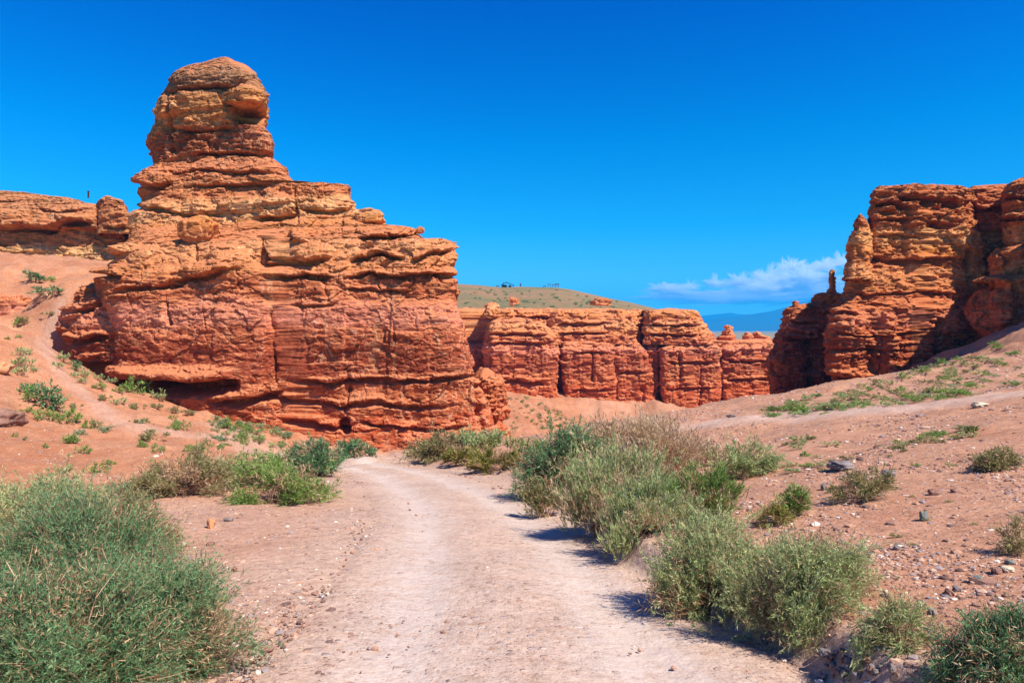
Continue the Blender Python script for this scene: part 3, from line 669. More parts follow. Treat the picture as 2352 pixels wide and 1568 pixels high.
def build_back_cliff():
    e = empty("cliff_wall", (15, 140, -16), "long banded red canyon wall with buttresses across the valley", "cliff")
    dp = dict(big=1.2, bed=1.2, blocks=1.3, fine=1.2, flute=0.8)
    loft("wall", [(985, 560, 1900, -1.5), (900, 560, 1900, 0), (800, 560, 1900, 1.0), (787, 560, 1900, 2.5), (782, 560, 1650, 3.5), (768, 560, 1640, 4.2), (745, 562, 1620, 5), (722, 564, 1612, 5.6), (711, 570, 1604, 6.4)], 134, 40, M["rock_far"], e, seed=41, n=9, ax=0.196, px=0.62, dome=0.3, disp=dp,
         feats=[("crack", [(1478, 708), (1480, 800), (1476, 880)], 3.0, 5), ("crack", [(1410, 700), (1412, 800)], 2.0, 5), ("under", [(1270, 740), (1400, 745), (1600, 742)], 1.2, 8), ("under", [(1270, 768), (1400, 770), (1620, 765)], 1.4, 9), ("under", [(1100, 722), (1250, 726), (1420, 722), (1600, 722)], 1.2, 7)], back=0.03)
    bs = [(  [(985, 1128, 1286, -1.5), (955, 1126, 1280, -0.5), (900, 1122, 1280, 0), (855, 1116, 1280, 0.2), (790, 1114, 1278, 0.6), (765, 1116, 1272, 1.0), (750, 1120, 1256, 1.2), (738, 1124, 1240, 2.0), (733, 1130, 1220, 3.0)], 125, 20, 51,
             [("under", [(1120, 862), (1180, 872), (1262, 878)], 1.2, 12), ("under", [(1116, 762), (1200, 765), (1262, 768)], 1.0, 9), ("under", [(1116, 785), (1260, 786)], 1.0, 8)]),
          ([(730, 1112, 1180, 0), (718, 1112, 1178, 0.2), (706, 1114, 1146, 0.5), (698, 1116, 1142, 1.0)], 129, 12, 56, []),
          ([(985, 1300, 1424, -1.0), (940, 1298, 1418, -0.2), (900, 1296, 1414, 0.2), (850, 1292, 1412, 0.4), (800, 1288, 1412, 0.9), (790, 1292, 1408, 1.6), (786, 1300, 1400, 2.4)], 129, 16, 52, [("under", [(1314, 806), (1400, 806)], 1.0, 8), ("crack", [(1358, 800), (1362, 880)], 0.9, 3), ("crack", [(1335, 880), (1330, 950)], 0.8, 3), ("under", [(1310, 895), (1408, 892)], 0.7, 8)]),
          ([(985, 1416, 1520, -1.0), (920, 1414, 1514, 0), (880, 1412, 1504, 0.4), (830, 1408, 1494, 0.7), (800, 1408, 1490, 1.0), (790, 1418, 1474, 1.8)], 130.5, 16, 53, [("under", [(1412, 852), (1490, 852)], 0.8, 8), ("crack", [(1478, 880), (1480, 960)], 0.9, 4)]),
          ([(900, 1486, 1515, 0), (850, 1487, 1513, 0.2), (800, 1488, 1512, 0.4), (792, 1492, 1508, 0.8)], 132, 10, 54, []),
          ([(985, 1524, 1672, -1.0), (930, 1520, 1660, 0), (880, 1516, 1656, 0.3), (800, 1512, 1656, 0.8), (790, 1530, 1634, 1.8)], 129.5, 18, 55, [("under", [(1526, 830), (1640, 832)], 0.8, 8), ("crack", [(1560, 800), (1566, 900)], 1.0, 3), ("crack", [(1612, 840), (1606, 950)], 0.8, 3), ("under", [(1526, 890), (1650, 888)], 0.7, 8)]),
          ([(985, 1662, 1860, -1.0), (920, 1656, 1850, 0), (880, 1650, 1840, 0.3), (800, 1648, 1830, 0.8), (785, 1662, 1820, 1.8)], 130.5, 20, 57, [("under", [(1660, 825), (1780, 828)], 0.8, 8), ("under", [(1660, 870), (1780, 866)], 0.9, 8)]),
          ([(790, 1478, 1640, 0), (766, 1478, 1622, 0.2), (742, 1480, 1612, 0.5), (722, 1482, 1606, 0.8), (712, 1486, 1600, 1.6)], 131, 20, 58, [("under", [(1480, 742), (1610, 744)], 1.2, 8), ("under", [(1480, 765), (1610, 768)], 1.2, 8), ("crack", [(1544, 745), (1546, 790)], 1.5, 5)]),
          ([(790, 1255, 1472, 0), (770, 1258, 1470, 0.3), (745, 1262, 1468, 0.9), (722, 1268, 1466, 1.6), (712, 1275, 1462, 2.4)], 132, 20, 59, [("under", [(1278, 742), (1404, 740)], 1.2, 8), ("under", [(1278, 764), (1404, 762)], 1.1, 8)])]
    for rows, Yf, dep, sd, ft in bs:
        loft("buttress", rows, Yf, dep, M["rock_far"], e, seed=sd, n=9.0, px=0.66, dome=0.4, disp=dict(big=0.8, bed=1.0, blocks=1.25, fine=1.15, flute=0.9), feats=ft, back=0.06, calm=[(812, 1000, 0.35, 0.7)])
    # free-standing pinnacles on the low end of the wall
    for rows, Yf, lab in (([(800, 1645, 1692, 0), (775, 1648, 1690, 0), (768, 1658, 1686, 0), (760, 1662, 1682, 0), (756, 1668, 1680, 0), (752, 1664, 1681, 0), (748, 1665, 1680, 0)], 150, "tall capped red pinnacle on the low end of the far canyon wall"),
                          ([(800, 1700, 1732, 0), (772, 1706, 1728, 0), (764, 1712, 1722, 0)], 156, "small pointed red pinnacle between two capped pinnacles on the far wall"),
                          ([(800, 1726, 1772, 0), (778, 1730, 1770, 0), (774, 1730, 1766, 0), (768, 1733, 1746, 0), (763, 1735, 1745, 0)], 158, "blocky twin-topped red pinnacle nearest the shaded cliff in the gap"),):
        p = loft("rock_pinnacle", rows, Yf, 6, M["rock_far"], None, seed=int(Yf), n=3, px=0.6, dome=0.2, disp=dict(big=0.6, bed=1.0, blocks=0.9, fine=1.0))
        tag(p, lab, "rock pinnacle", "rock pinnacles in the gap at the end of the canyon wall")

def build_right_cliff():
    e = empty("rock_cliff", (46, 78, -6), "tall orange banded cliff block with a sheer left edge on the right", "cliff")
    dp = dict(big=0.8, bed=0.8, blocks=0.95, fine=1.35, flute=0.75)
    loft("cliff_block", [(930, 1893, 2330, -0.8), (880, 1894, 2330, -0.2), (840, 1893, 2330, 0), (790, 1893, 2330, 0.1), (740, 1896, 2330, 0.2), (708, 1904, 2330, 0.5), (697, 1918, 2325, 1.4), (684, 1928, 2310, 2.2), (650, 1936, 2300, 2.5), (612, 1946, 2280, 2.8), (600, 1985, 2275, 3.0), (560, 1992, 2262, 3.2), (500, 1995, 2245, 3.3), (470, 1996, 2238, 3.4), (450, 1996, 2230, 3.2), (432, 1998, 2222, 3.4), (426, 2006, 2212, 4.2)], 67, 24, M["rock_right"], e, seed=61, n=9, px=0.62, dome=0.3, disp=dp, back=0.08, calm=[(800, 930, 0.5, 0.8), (600, 700, 0.55, 0.7)],
         feats=[("panel", [(2090, 0.4), (2225, -0.5)], 420, 600), ("panel", [(1960, -0.3), (2030, 0.4), (2150, -0.35)], 690, 900), ("cave", 2120, 470, 20, 8, 0.9), ("cave", 2185, 470, 22, 10, 1.0), ("cave", 2040, 490, 18, 6, 0.7), ("cave", 2135, 640, 14, 6, 0.5), ("under", [(2000, 540), (2060, 536), (2120, 545)], 0.5, 8), ("under", [(1998, 470), (2040, 462), (2090, 478)], 0.9, 14), ("under", [(2060, 450), (2120, 455), (2190, 462)], 0.8, 14), ("under", [(1996, 505), (2080, 500), (2180, 520)], 0.5, 8), ("cave", 2160, 520, 30, 9, 0.9), ("cave", 2030, 448, 20, 9, 0.8), ("cave", 2090, 455, 26, 9, 0.8),
                ("under", [(1940, 582), (2050, 596), (2200, 590)], 0.6, 12), ("under", [(1935, 664), (2000, 676), (2100, 668), (2210, 672)], 0.5, 8), ("under", [(1905, 762), (2000, 770), (2120, 760)], 0.6, 9), ("under", [(1905, 800), (1990, 800), (2090, 806)], 0.5, 8), ("under", [(1900, 858), (2000, 872), (2060, 862)], 1.8, 26),
                ("under", [(1910, 712), (1970, 716)], 0.7, 10), ("crack", [(1988, 440), (1990, 520), (1985, 600)], 0.5, 4), ("bulge", 2030, 815, 26, 60, 1.5), ("bulge", 1980, 800, 26, 50, 0.5), ("crack", [(2018, 770), (2012, 890)], 0.9, 4),
                ("crack", [(2210, 440), (2224, 560), (2226, 660)], 1.0, 5)])
    loft("pinnacle", [(640, 1936, 2004, 0), (600, 1944, 2002, 0.2), (575, 1948, 2000, 0.3), (556, 1952, 1998, 0.4), (543, 1958, 1996, 0.5), (528, 1964, 1996, 0.7), (512, 1966, 1992, 0.9), (500, 1968, 1988, 1.0), (493, 1971, 1983, 1.2)], 67.6, 5.5, M["rock_right"], e, seed=62, n=3, px=0.6, dome=0.2, disp=dict(big=0.4, bed=0.7, blocks=0.6))
    loft("back_wall", [(860, 2150, 2620, -1), (700, 2160, 2620, 0), (560, 2190, 2620, 0.5), (470, 2200, 2620, 0.9), (440, 2204, 2600, 1.2), (428, 2208, 2580, 1.6), (424, 2215, 2560, 2.4)], 73, 20, M["rock_right"], e, seed=63, n=6, px=0.65, dome=0.4, disp=dp, back=0.06,
         feats=[("under", [(2215, 470), (2260, 480), (2320, 470)], 1.0, 14), ("crack", [(2238, 440), (2242, 560)], 0.9, 4)])
    e2 = empty("rock_buttress", (57, 66, -1), "dark shaded rock buttress with sunlit ledge tops at the right edge", "cliff")
    dq = dict(big=0.9, bed=1.0, blocks=0.9, fine=1.0)
    loft("lower_buttress", [(850, 2250, 2800, -0.6), (790, 2240, 2800, 0.4), (770, 2236, 2800, 0.5), (740, 2216, 2800, 0.2), (700, 2208, 2800, 0), (675, 2214, 2800, 0.1), (655, 2226, 2800, 0.0), (640, 2224, 2800, -0.3), (629, 2232, 2800, 0.0), (625, 2250, 2790, 0.8)], 60, 24, M["rock_right"], e2, seed=64, n=4.5, px=0.65, dome=0.5, disp=dq, back=0.06, slant=1.5,
         feats=[("under", [(2215, 645), (2260, 648), (2320, 650)], 1.3, 22), ("bulge", 2300, 690, 30, 60, 1.0)])
    loft("upper_buttress", [(650, 2268, 2800, 0.2), (600, 2262, 2800, 0), (570, 2262, 2800, 0), (558, 2270, 2800, 0.3), (552, 2300, 2800, 1.0), (510, 2298, 2800, 1.1), (490, 2290, 2800, 0.6), (480, 2292, 2800, 0.9), (470, 2300, 2800, 1.2), (440, 2292, 2800, 1.0), (412, 2292, 2800, 1.2), (402, 2300, 2800, 1.6), (392, 2318, 2800, 2.2), (386, 2340, 2780, 3.2)], 63, 22, M["rock_right"], e2, seed=65, n=4.5, px=0.65, dome=0.5, disp=dq, back=0.06, slant=1.5,
         feats=[("under", [(2290, 500), (2330, 498), (2400, 500)], 1.2, 12), ("under", [(2300, 452), (2330, 450), (2400, 455)], 0.9, 12)])
    loft("outer_spur", [(860, 2570, 3500, 0), (600, 2570, 3500, 0.3), (420, 2590, 3480, 0.6), (250, 2600, 3460, 1.0), (120, 2640, 3400, 1.8), (60, 2720, 3300, 3.0)], 47, 14, M["rock_right"], e2, seed=66, n=5, px=1.3, dome=1.0, disp=dq)
    # lower, farther shoulder between the tall block and the valley
    e3 = empty("rock_shoulder", (38, 98, -11), "lower dark-sided rock shoulder carrying a balanced hoodoo beside the tall cliff", "cliff")
    loft("shoulder_wall", [(985, 1768, 2010, -0.5), (940, 1769, 2010, 0), (870, 1768, 2010, 0.2), (810, 1770, 2010, 0.4), (775, 1778, 2010, 0.8), (765, 1786, 2008, 1.4), (740, 1794, 2005, 1.8), (722, 1798, 2000, 2.2), (708, 1806, 2000, 2.6), (702, 1816, 1990, 3.6)], 88, 18, M["rock_right"], e3, seed=67, n=4.5, px=0.62, dome=0.5, disp=dict(big=1.1, bed=1.2, blocks=1.1, fine=1.1, flute=0.5), slant=-2.0,
         feats=[("under", [(1785, 772), (1850, 778), (1900, 770)], 1.0, 10), ("under", [(1800, 735), (1850, 738), (1890, 734)], 0.9, 8), ("crack", [(1862, 740), (1866, 850), (1862, 940)], 2.6, 11), ("bulge", 1862, 770, 18, 20, 1.2)])
    loft("top_step", [(720, 1862, 1960, 0), (700, 1864, 1950, 0), (682, 1866, 1945, 0.2), (675, 1869, 1940, 0.4), (672, 1875, 1930, 0.8)], 91, 8, M["rock_right"], e3, seed=68, n=4, px=0.6, dome=0.2, disp=dict(big=0.6, bed=0.9, blocks=0.9))
    loft("hoodoo", [(680, 1902, 1922, 0), (668, 1898, 1921, 0), (661, 1902, 1920, 0), (652, 1903, 1921, 0), (640, 1902, 1919, 0), (632, 1905, 1917, 0), (627, 1904, 1918, 0), (620, 1906, 1917, 0), (618, 1908, 1913, 0)], 92, 2.4, M["rock_right"], e3, seed=69, n=2.6, px=0.5, dome=0.05, disp=dict(big=0.15, bed=0.5, blocks=0.35, fine=0.6), topnoise=0.1)
    loft("knob", [(708, 1820, 1836, 0), (698, 1822, 1833, 0), (692, 1821, 1834, 0), (690, 1824, 1830, 0)], 90, 2.0, M["rock_right"], e3, seed=70, n=3, px=0.5, dome=0.05, disp=dict(big=0.15, bed=0.5, blocks=0.4, fine=0.5), topnoise=0.1)

# ---------------------------------------------------------------- far land
def build_far():
    # grassy hill behind the canyon wall
    t = NT("hill_grass"); P = t.pos()
    n1 = t.noise(P, 0.05, 7, 0.62); n2 = t.noise(P, 0.6, 8, 0.65)
    c = t.ramp(n1, [(0.3, (0.33, 0.165, 0.085)), (0.48, (0.26, 0.165, 0.085)), (0.66, (0.15, 0.145, 0.068))])
    c = t.mix(0.8, c, t.ramp(n2, [(0.3, (0.70, 0.72, 0.66)), (0.7, (1.2, 1.18, 1.15))]), "MULTIPLY")
    sp = t.n("ShaderNodeTexVoronoi", {"Vector": P, "Scale": 0.42}, feature="F1")
    cs = t.n("ShaderNodeSeparateColor", {0: sp.outputs["Color"]})
    m = t.math("MULTIPLY", t.rng(cs.outputs[0], 0.72, 0.76), t.rng(sp.outputs["Distance"], 0.36, 0.22))
    c = t.mix(t.math("MULTIPLY", m, 0.8), c, (0.10, 0.13, 0.045))
    hm = t.principled(c, 0.95, t.bump(n2, 0.6, 0.6), 0.05)
    nr, nc = 220, 420
    sky = np.array([(480, 700), (600, 676), (760, 655), (900, 645), (1000, 648), (1067, 652), (1100, 654), (1150, 659), (1200, 658), (1280, 660), (1310, 664), (1340, 671), (1400, 684), (1450, 694), (1500, 707), (1540, 716), (1580, 730), (1620, 760)], float)
    k = np.linspace(0, 1, nr)[:, None]
    ov = np.linspace(500, 1600, nc)[None, :]
    crest = np.interp(ov, sky[:, 0], sky[:, 1]) * K
    Yt = 340 + 0 * ov; Y0 = 140.5
    Xt = (ov * K - CX) / F * Yt; zt = (HY - crest) / F * Yt
    z0 = 3.9 - 9 * sstep(1520, 1590, ov)
    Y = Y0 + (Yt - Y0) * k * 1.25
    X = (ov * K - CX) / F * (Y0 + (Y - Y0) * 1.0)
    kk = np.minimum(k, 0.8) / 0.8
    Z = z0 + (zt - z0) * (0.55 * kk + 0.45 * kk ** 2) - np.maximum(k - 0.8, 0) * 60
    Z = Z + (0.9 * fbm(X * 0.03, Y * 0.03, 0, 4, 501) + 0.25 * fbm(X * 0.2, Y * 0.2, 0, 3, 502)) * np.minimum(1, kk * 4) * (1 - 0.7 * kk)
    global HILL
    HILL = (X, Y, Z)
    o = mk("hill", np.stack([X, Y, Z], -1).reshape(-1, 3), [grid_faces(nr, nc)], hm)
    tag(o, "grassy tan hill rising behind the canyon wall", "hill", kind="structure")
    # far plain
    t = NT("plain_soil"); P = t.pos()
    n = t.noise(P, 0.002, 6)
    pm = t.principled(t.ramp(n, [(0.3, (0.27, 0.20, 0.12)), (0.7, (0.20, 0.19, 0.10))]), 0.95)
    Ys = np.geomspace(330, 11500, 40)[:, None]; u = np.linspace(-1, 1, 30)[None, :]
    Xp = u * (Ys * 1.4 + 400); Zp = -19 * np.exp(-(Ys - 330) / 300) - 1.2 + 0 * Xp + 0.004 * np.maximum(Ys - 3000, 0)
    o = mk("plain", np.stack([Xp, Ys + 0 * Xp, Zp], -1).reshape(-1, 3), [grid_faces(40, 30)], pm)
    tag(o, "flat dry plain between the canyon and the distant mountains", "plain", kind="structure")
    # mountains
    t = NT("mountain_rock"); P = t.pos()
    n = t.noise(P, 0.0006, 8)
    mm = t.principled(t.ramp(n, [(0.3, (0.025, 0.04, 0.04)), (0.7, (0.055, 0.065, 0.055))]), 0.95)
    for (Yd, ridge, sd, lab) in ((8000, [(1200, 740), (1560, 752), (1615, 738), (1650, 729), (1700, 724), (1750, 716), (1800, 704), (1830, 693), (1880, 684), (1960, 676), (2060, 668), (2300, 690)], 601, "nearer blue mountain ridge on the horizon in the gap"),
                                 (10500, [(1200, 745), (1560, 730), (1620, 722), (1680, 718), (1720, 723), (1780, 712), (1850, 692), (1875, 687), (1950, 684), (2100, 690), (2300, 700)], 602, "fainter farther mountain ridge behind the nearer blue one")):
        r = np.array(ridge, float); nc, nr = 420, 60
        ov = np.linspace(r[0, 0], r[-1, 0], nc)[None, :]
        ht = (HY - np.interp(ov, r[:, 0], r[:, 1]) * K) / F * Yd
        k = np.linspace(-1, 1, nr)[:, None]
        X = (ov * K - CX) / F * Yd + 0 * k; Y = Yd + k * 1500 + 0 * X
        prof = (1 - np.abs(k)) ** 1.2
        Z = ht * prof + prof * 75 * fbm(X * 0.0013, Y * 0.0013, 0, 5, sd) * (0.35 + np.abs(k)) + 9 * perlin(X * 0.005, Y * 0.005, 0, sd)
        o = mk("mountains", np.stack([X, Y, Z], -1).reshape(-1, 3), [grid_faces(nr, nc)], mm)
        tag(o, lab, "mountains", kind="structure")
    # boulders on the hill
    for (x, y, w, h, lab, m) in ((1180, 690, 22, 14, "dark rock outcrop on the grassy hill, nearer the butte", "rock"), (1382, 691, 48, 13, "long flat brown rock slab lying on the hill's right shoulder", "rock")):
        Y = 150 if w < 30 else 158
        c = at(x * K, (y + 2) * K, Y); s = K * Y / F
        b = boulder("boulder", c, (w * s, w * s * 0.7, h * s * 1.3), M["rock"], None, int(x), 5, 0.3, 0.2, strata=0.05)
        tag(b, lab, "boulder")

def box(V, Fc, c, s, rot=0.0, tilt=0.0):
    n = sum(len(v) for v in V)
    q = np.array([(a, b, d) for a in (-.5, .5) for b in (-.5, .5) for d in (-.5, .5)]) * np.array(s)
    ct, st = math.cos(tilt), math.sin(tilt)
    q = np.stack([q[:, 0] * ct - q[:, 2] * st, q[:, 1], q[:, 0] * st + q[:, 2] * ct], 1)
    V.append(q + np.array(c))
    Fc.append(np.array([(0, 1, 3, 2), (4, 6, 7, 5), (0, 4, 5, 1), (2, 3, 7, 6), (0, 2, 6, 4), (1, 5, 7, 3)]) + n)

def boxes(name, lst, mat, parent, base):
    V, Fc = [], []
    for b in lst: box(V, Fc, np.array(b[0]) + np.array(base), b[1], 0, b[2] if len(b) > 2 else 0)
    return mk(name, np.concatenate(V), [np.concatenate(Fc)], mat, parent, base, smooth=False)

def hill_top(ovx):
    X, Y, Z = HILL
    j = np.argmin(np.abs((CX + F * X[-45] / Y[-45]) / K - ovx))
    i = np.argmax(Z[:, j] / Y[:, j])
    return np.array([X[i, j], Y[i, j], Z[i, j]])

def build_hut():
    p = hill_top(1165)
    e = empty("hut", tuple(p), "small dark wooden shelter with a low gabled roof on the hilltop", "hut")
    boxes("roof", [((-1.4, 0, 1.75), (3.2, 3.4, 0.14), 0.50), ((1.75, 0, 1.55), (4.2, 3.4, 0.14), -0.42)], M["roof_wood"], e, p)
    boxes("wall", [((-1.2, 1.2, 0.5), (2.4, 0.12, 1.4)), ((1.5, 1.3, 0.4), (1.4, 0.12, 1.1))], M["wood"], e, p)
    for x in (-2.5, -0.3, 1.5, 3.2): boxes("post", [((x, -1.4, 0.4), (0.2, 0.2, 1.6 if abs(x) < 2 else 1.0))], M["wood"], e, p)
    boxes("chimney", [((-1.9, 0.6, 1.9), (0.28, 0.28, 1.5))], M["wood"], e, p)
    p = hill_top(1196)
    e = empty("sign_post", tuple(p), "narrow dark arched board standing on the hilltop right of the hut", "sign")
    for x in (-0.25, 0.25): boxes("post", [((x, 0, 0.7), (0.2, 0.2, 1.8))], M["wood"], e, p)
    boxes("board", [((0, 0, 0.75), (0.3, 0.1, 0.9)), ((0, 0, 1.7), (0.72, 0.2, 0.24))], M["wood"], e, p)
    for i, (ox, lab, sg) in enumerate(((1262, "open dark wooden frame, leftmost of the row on the hilltop", 1.6), (1271, "open dark wooden frame in the middle of the hilltop row", 1.5), (1281, "solid-topped dark wooden frame at the right end of the hilltop row", 1.7))):
        p = hill_top(ox)
        e = empty("wooden_frame", tuple(p), lab, "frame", "wooden frames in a row on the hilltop")
        for x in (-0.6, 0.6): boxes("post", [((x, 0, sg / 2 - 0.1), (0.2, 0.2, sg))], M["wood"], e, p)
        boxes("beam", [((0, 0, sg), (1.7, 0.3, 0.25 if i < 2 else 0.5))], M["wood"], e, p)
    for ox, lab in ((1144, "low dark bench on the hill's edge left of the hut"), (1250, "low dark bench left of the wooden frames")):
        p = hill_top(ox)
        e = empty("bench", tuple(p), lab, "bench")
        boxes("seat", [((0, 0, 0.5), (1.6, 0.5, 0.3))], M["wood"], e, p)
        for x in (-0.6, 0.6): boxes("leg", [((x, 0, 0.1), (0.2, 0.4, 0.6))], M["wood"], e, p)
    # post on the left ledge
    p = at(203 * K, 447.5 * K, 86)
    e = empty("post", tuple(p), "tiny dark upright post on the skyline above the left ledge", "post")
    boxes("shaft", [((0, 0, 0.05), (0.16, 0.16, 0.8))], M["wood"], e, p)
    boxes("cap", [((0, 0, 0.48), (0.2, 0.2, 0.08))], M["roof_wood"], e, p)

# ---------------------------------------------------------------- plants
def ribbons(P0, P1, w0, w1, rng):
    """flat tapered strips from P0 to P1"""
    d = P1 - P0
    r = rng.normal(size=d.shape); s = np.cross(d, r); s /= np.linalg.norm(s, axis=1, keepdims=True) + 1e-9
    n = len(P0)
    V = np.stack([P0 - s * w0, P0 + s * w0, P1 + s * w1, P1 - s * w1], 1).reshape(-1, 3)
    return V, np.arange(4 * n).reshape(n, 4)

def leaves(P, D, L, Wd, rng):
    r = rng.normal(size=D.shape); s = np.cross(D, r); s /= np.linalg.norm(s, axis=1, keepdims=True) + 1e-9
    L = L[:, None]; Wd = Wd[:, None]
    n = len(P)
    V = np.stack([P, P + D * L * 0.5 + s * Wd, P + D * L, P + D * L * 0.5 - s * Wd], 1).reshape(-1, 3)
    return V, np.arange(4 * n).reshape(n, 4)

def unit(a): return a / (np.linalg.norm(a, axis=-1, keepdims=True) + 1e-9)

def shrub_mesh(w, d, h, seed, n_twig, leaf_per, leaf_len, leaf_w, twig_len, style="bush", open_=0.0):
    """returns (stem V, F), (leaf V, F) around a base at the origin"""
    rng = np.random.default_rng(seed)
    nclump = 15 if style == "bush" else 16
    ca = rng.uniform(0, 2 * np.pi, nclump); cr = np.sqrt(rng.uniform(0.05, 1.25, nclump))
    ch = np.sqrt(np.clip(1 - 0.8 * cr ** 2, 0.1, 1)) * rng.uniform(0.45, 1.06, nclump)
    cc = np.stack([cr * np.cos(ca) * w * 0.40, cr * np.sin(ca) * d * 0.40, ch * h * 0.82], 1)
    ns = max(18, int(n_twig / 10))
    k = rng.integers(0, nclump, ns)
    tip = cc[k] + rng.normal(size=(ns, 3)) * np.array([w * 0.085, d * 0.085, h * 0.085])
    wild = rng.uniform(0, 1, ns) < 0.13
    tip[wild] *= rng.uniform(1.05, 1.32, (wild.sum(), 1))
    tip[:, 2] = np.clip(tip[:, 2], h * 0.06, h * 1.10)
    base = np.stack([rng.normal(0, 0.07 * w, ns), rng.normal(0, 0.07 * d, ns), np.full(ns, -0.04)], 1) + 0.12 * tip * np.array([1, 1, 0])
    mid = base * 0.55 + tip * 0.45 + np.stack([np.zeros(ns), np.zeros(ns), (0.10 if style == "bush" else 0.2) * h * np.ones(ns)], 1) + rng.normal(size=(ns, 3)) * 0.05 * h
    def curve(i, t):
        t = t[:, None]
        return base[i] * (1 - t) ** 2 + 2 * mid[i] * t * (1 - t) + tip[i] * t * t
    SV, SF, off = [], [], 0
    nseg = 7
    for q in range(nseg):
        a = curve(np.arange(ns), np.full(ns, q / nseg)); b = curve(np.arange(ns), np.full(ns, (q + 1) / nseg))
        wd = max(leaf_w * 0.9, 0.006 * h) * (1 - 0.75 * q / nseg)
        v, f = ribbons(a, b, wd, wd * 0.85, rng); SV.append(v); SF.append(f + off); off += len(v)
    i = rng.integers(0, ns, n_twig); t = rng.uniform(0.40, 1.0, n_twig) ** 0.75
    gp = curve(i, t) * (2.6 / max(h, 0.05))
    keep = perlin(gp[:, 0] + seed, gp[:, 1], gp[:, 2], 350) < 0.16
    i, t = i[keep], t[keep]; n_twig = len(i)
    P = curve(i, t) + rng.normal(size=(n_twig, 3)) * np.array([w, d, h]) * 0.035
    cen = np.array([0, 0, h * 0.25])
    outw = unit(P - cen)
    if style == "bush":
        D = unit(outw * 0.8 + np.array([0, 0, 0.45]) + rng.normal(size=P.shape) * 0.55)
    elif style == "spray":
        D = unit(outw * 0.55 + np.array([0, 0, 1.0]) + rng.normal(size=P.shape) * 0.35)
    else:
        D = unit(outw * 0.9 + np.array([0, 0, 0.7]) + rng.normal(size=P.shape) * 0.3)
    TL = twig_len * rng.uniform(0.5, 1.4, n_twig)
    E = P + D * TL[:, None]
    E[:, 2] = np.maximum(E[:, 2], 0.01); 
    nd = n_twig // 5      # bare dead twigs
    di = rng.integers(0, ns, nd); dt = rng.uniform(0.1, 1.0, nd)
    dp0 = curve(di, dt); dd = unit(unit(dp0 - np.array([0, 0, h * 0.2])) + rng.normal(size=(nd, 3)) * 0.6 + np.array([0, 0, 0.25]))
    dp1 = dp0 + dd * (twig_len * rng.uniform(0.6, 1.9, nd))[:, None]; dp1[:, 2] = np.maximum(dp1[:, 2], 0.01)
    v, f = ribbons(dp0, dp1, leaf_w * 0.55, leaf_w * 0.25, rng); SV.append(v); SF.append(f + off); off += len(v)
    v, f = ribbons(P, E, leaf_w * 0.38, leaf_w * 0.2, rng); SV.append(v); SF.append(f + off)
    n = n_twig * leaf_per
    ti = np.repeat(np.arange(n_twig), leaf_per)
    ft = rng.uniform(0.05, 1.0, n)
    LP = P[ti] + (E[ti] - P[ti]) * ft[:, None]
    LD = unit(D[ti] * (0.9 if style != "bush" else 0.75) + rng.normal(size=(n, 3)) * (0.5 if style == "bush" else 0.28))
    LV, LF = leaves(LP, LD, leaf_len * rng.uniform(0.6, 1.35, n), leaf_w * rng.uniform(0.7, 1.3, n), rng)
    LV[:, 2] = np.maximum(LV[:, 2], 0.005)
    return (np.concatenate(SV), np.concatenate(SF)), (LV, LF)

def shrub(px_ov, base_ov, w_ov, h_ov, mat, label, seed, style="bush", dens=1.0, group=None, twig="twig", name="shrub", leaf=1.0, dratio=0.8, dead=0.12, cat="shrub"):
    p = hit(px_ov * K, base_ov * K); Y = p[1]; s = K * Y / F
    w, h = w_ov * s, h_ov * s; d = w * dratio
    p = p + np.array([0, d * 0.30, 0]); p[2] = float(ground(p[0:1], p[1:2])[0])
    pxm = Y / F
    lw = max(0.0024, 0.36 * pxm) * leaf
    ll = max(0.030, 4.6 * pxm) * leaf
    area = w_ov * K * h_ov * K
    n_leaf = dens * area * 4.0 + 900
    lp = 15
    stm, lvs = shrub_mesh(w, d, h, seed, int(n_leaf / lp), lp, ll, lw, max(0.10, 0.16 * h + 3.0 * pxm), style)
    e = empty(name, tuple(p), label, cat, group)
    # settle each piece on the slope beneath it
    def settle(V):
        g = ground(V[:, 0] + p[0], V[:, 1] + p[1], False) - float(ground(p[0:1], p[1:2], False)[0])
        V = V.copy(); V[:, 2] += g * np.clip(1 - V[:, 2] / max(h, 0.01), 0, 1) ; return V
    mk("stems", settle(stm[0]) + p, [stm[1]], M[twig], e, p, smooth=False)
    mk("foliage", settle(lvs[0]) + p, [lvs[1]], M[mat], e, p, smooth=False)
    if dead:
        stm, lvs = shrub_mesh(w * 1.02, d * 1.02, h * 0.97, seed + 500, int(n_leaf * dead / 6), 6, ll * 1.3, lw * 0.8, max(0.12, 0.22 * h + 3.0 * pxm), style)
        mk("dead_twigs", settle(lvs[0]) + p, [lvs[1]], M["dry" if dead > 0.15 else "twig"], e, p, smooth=False)
    return e

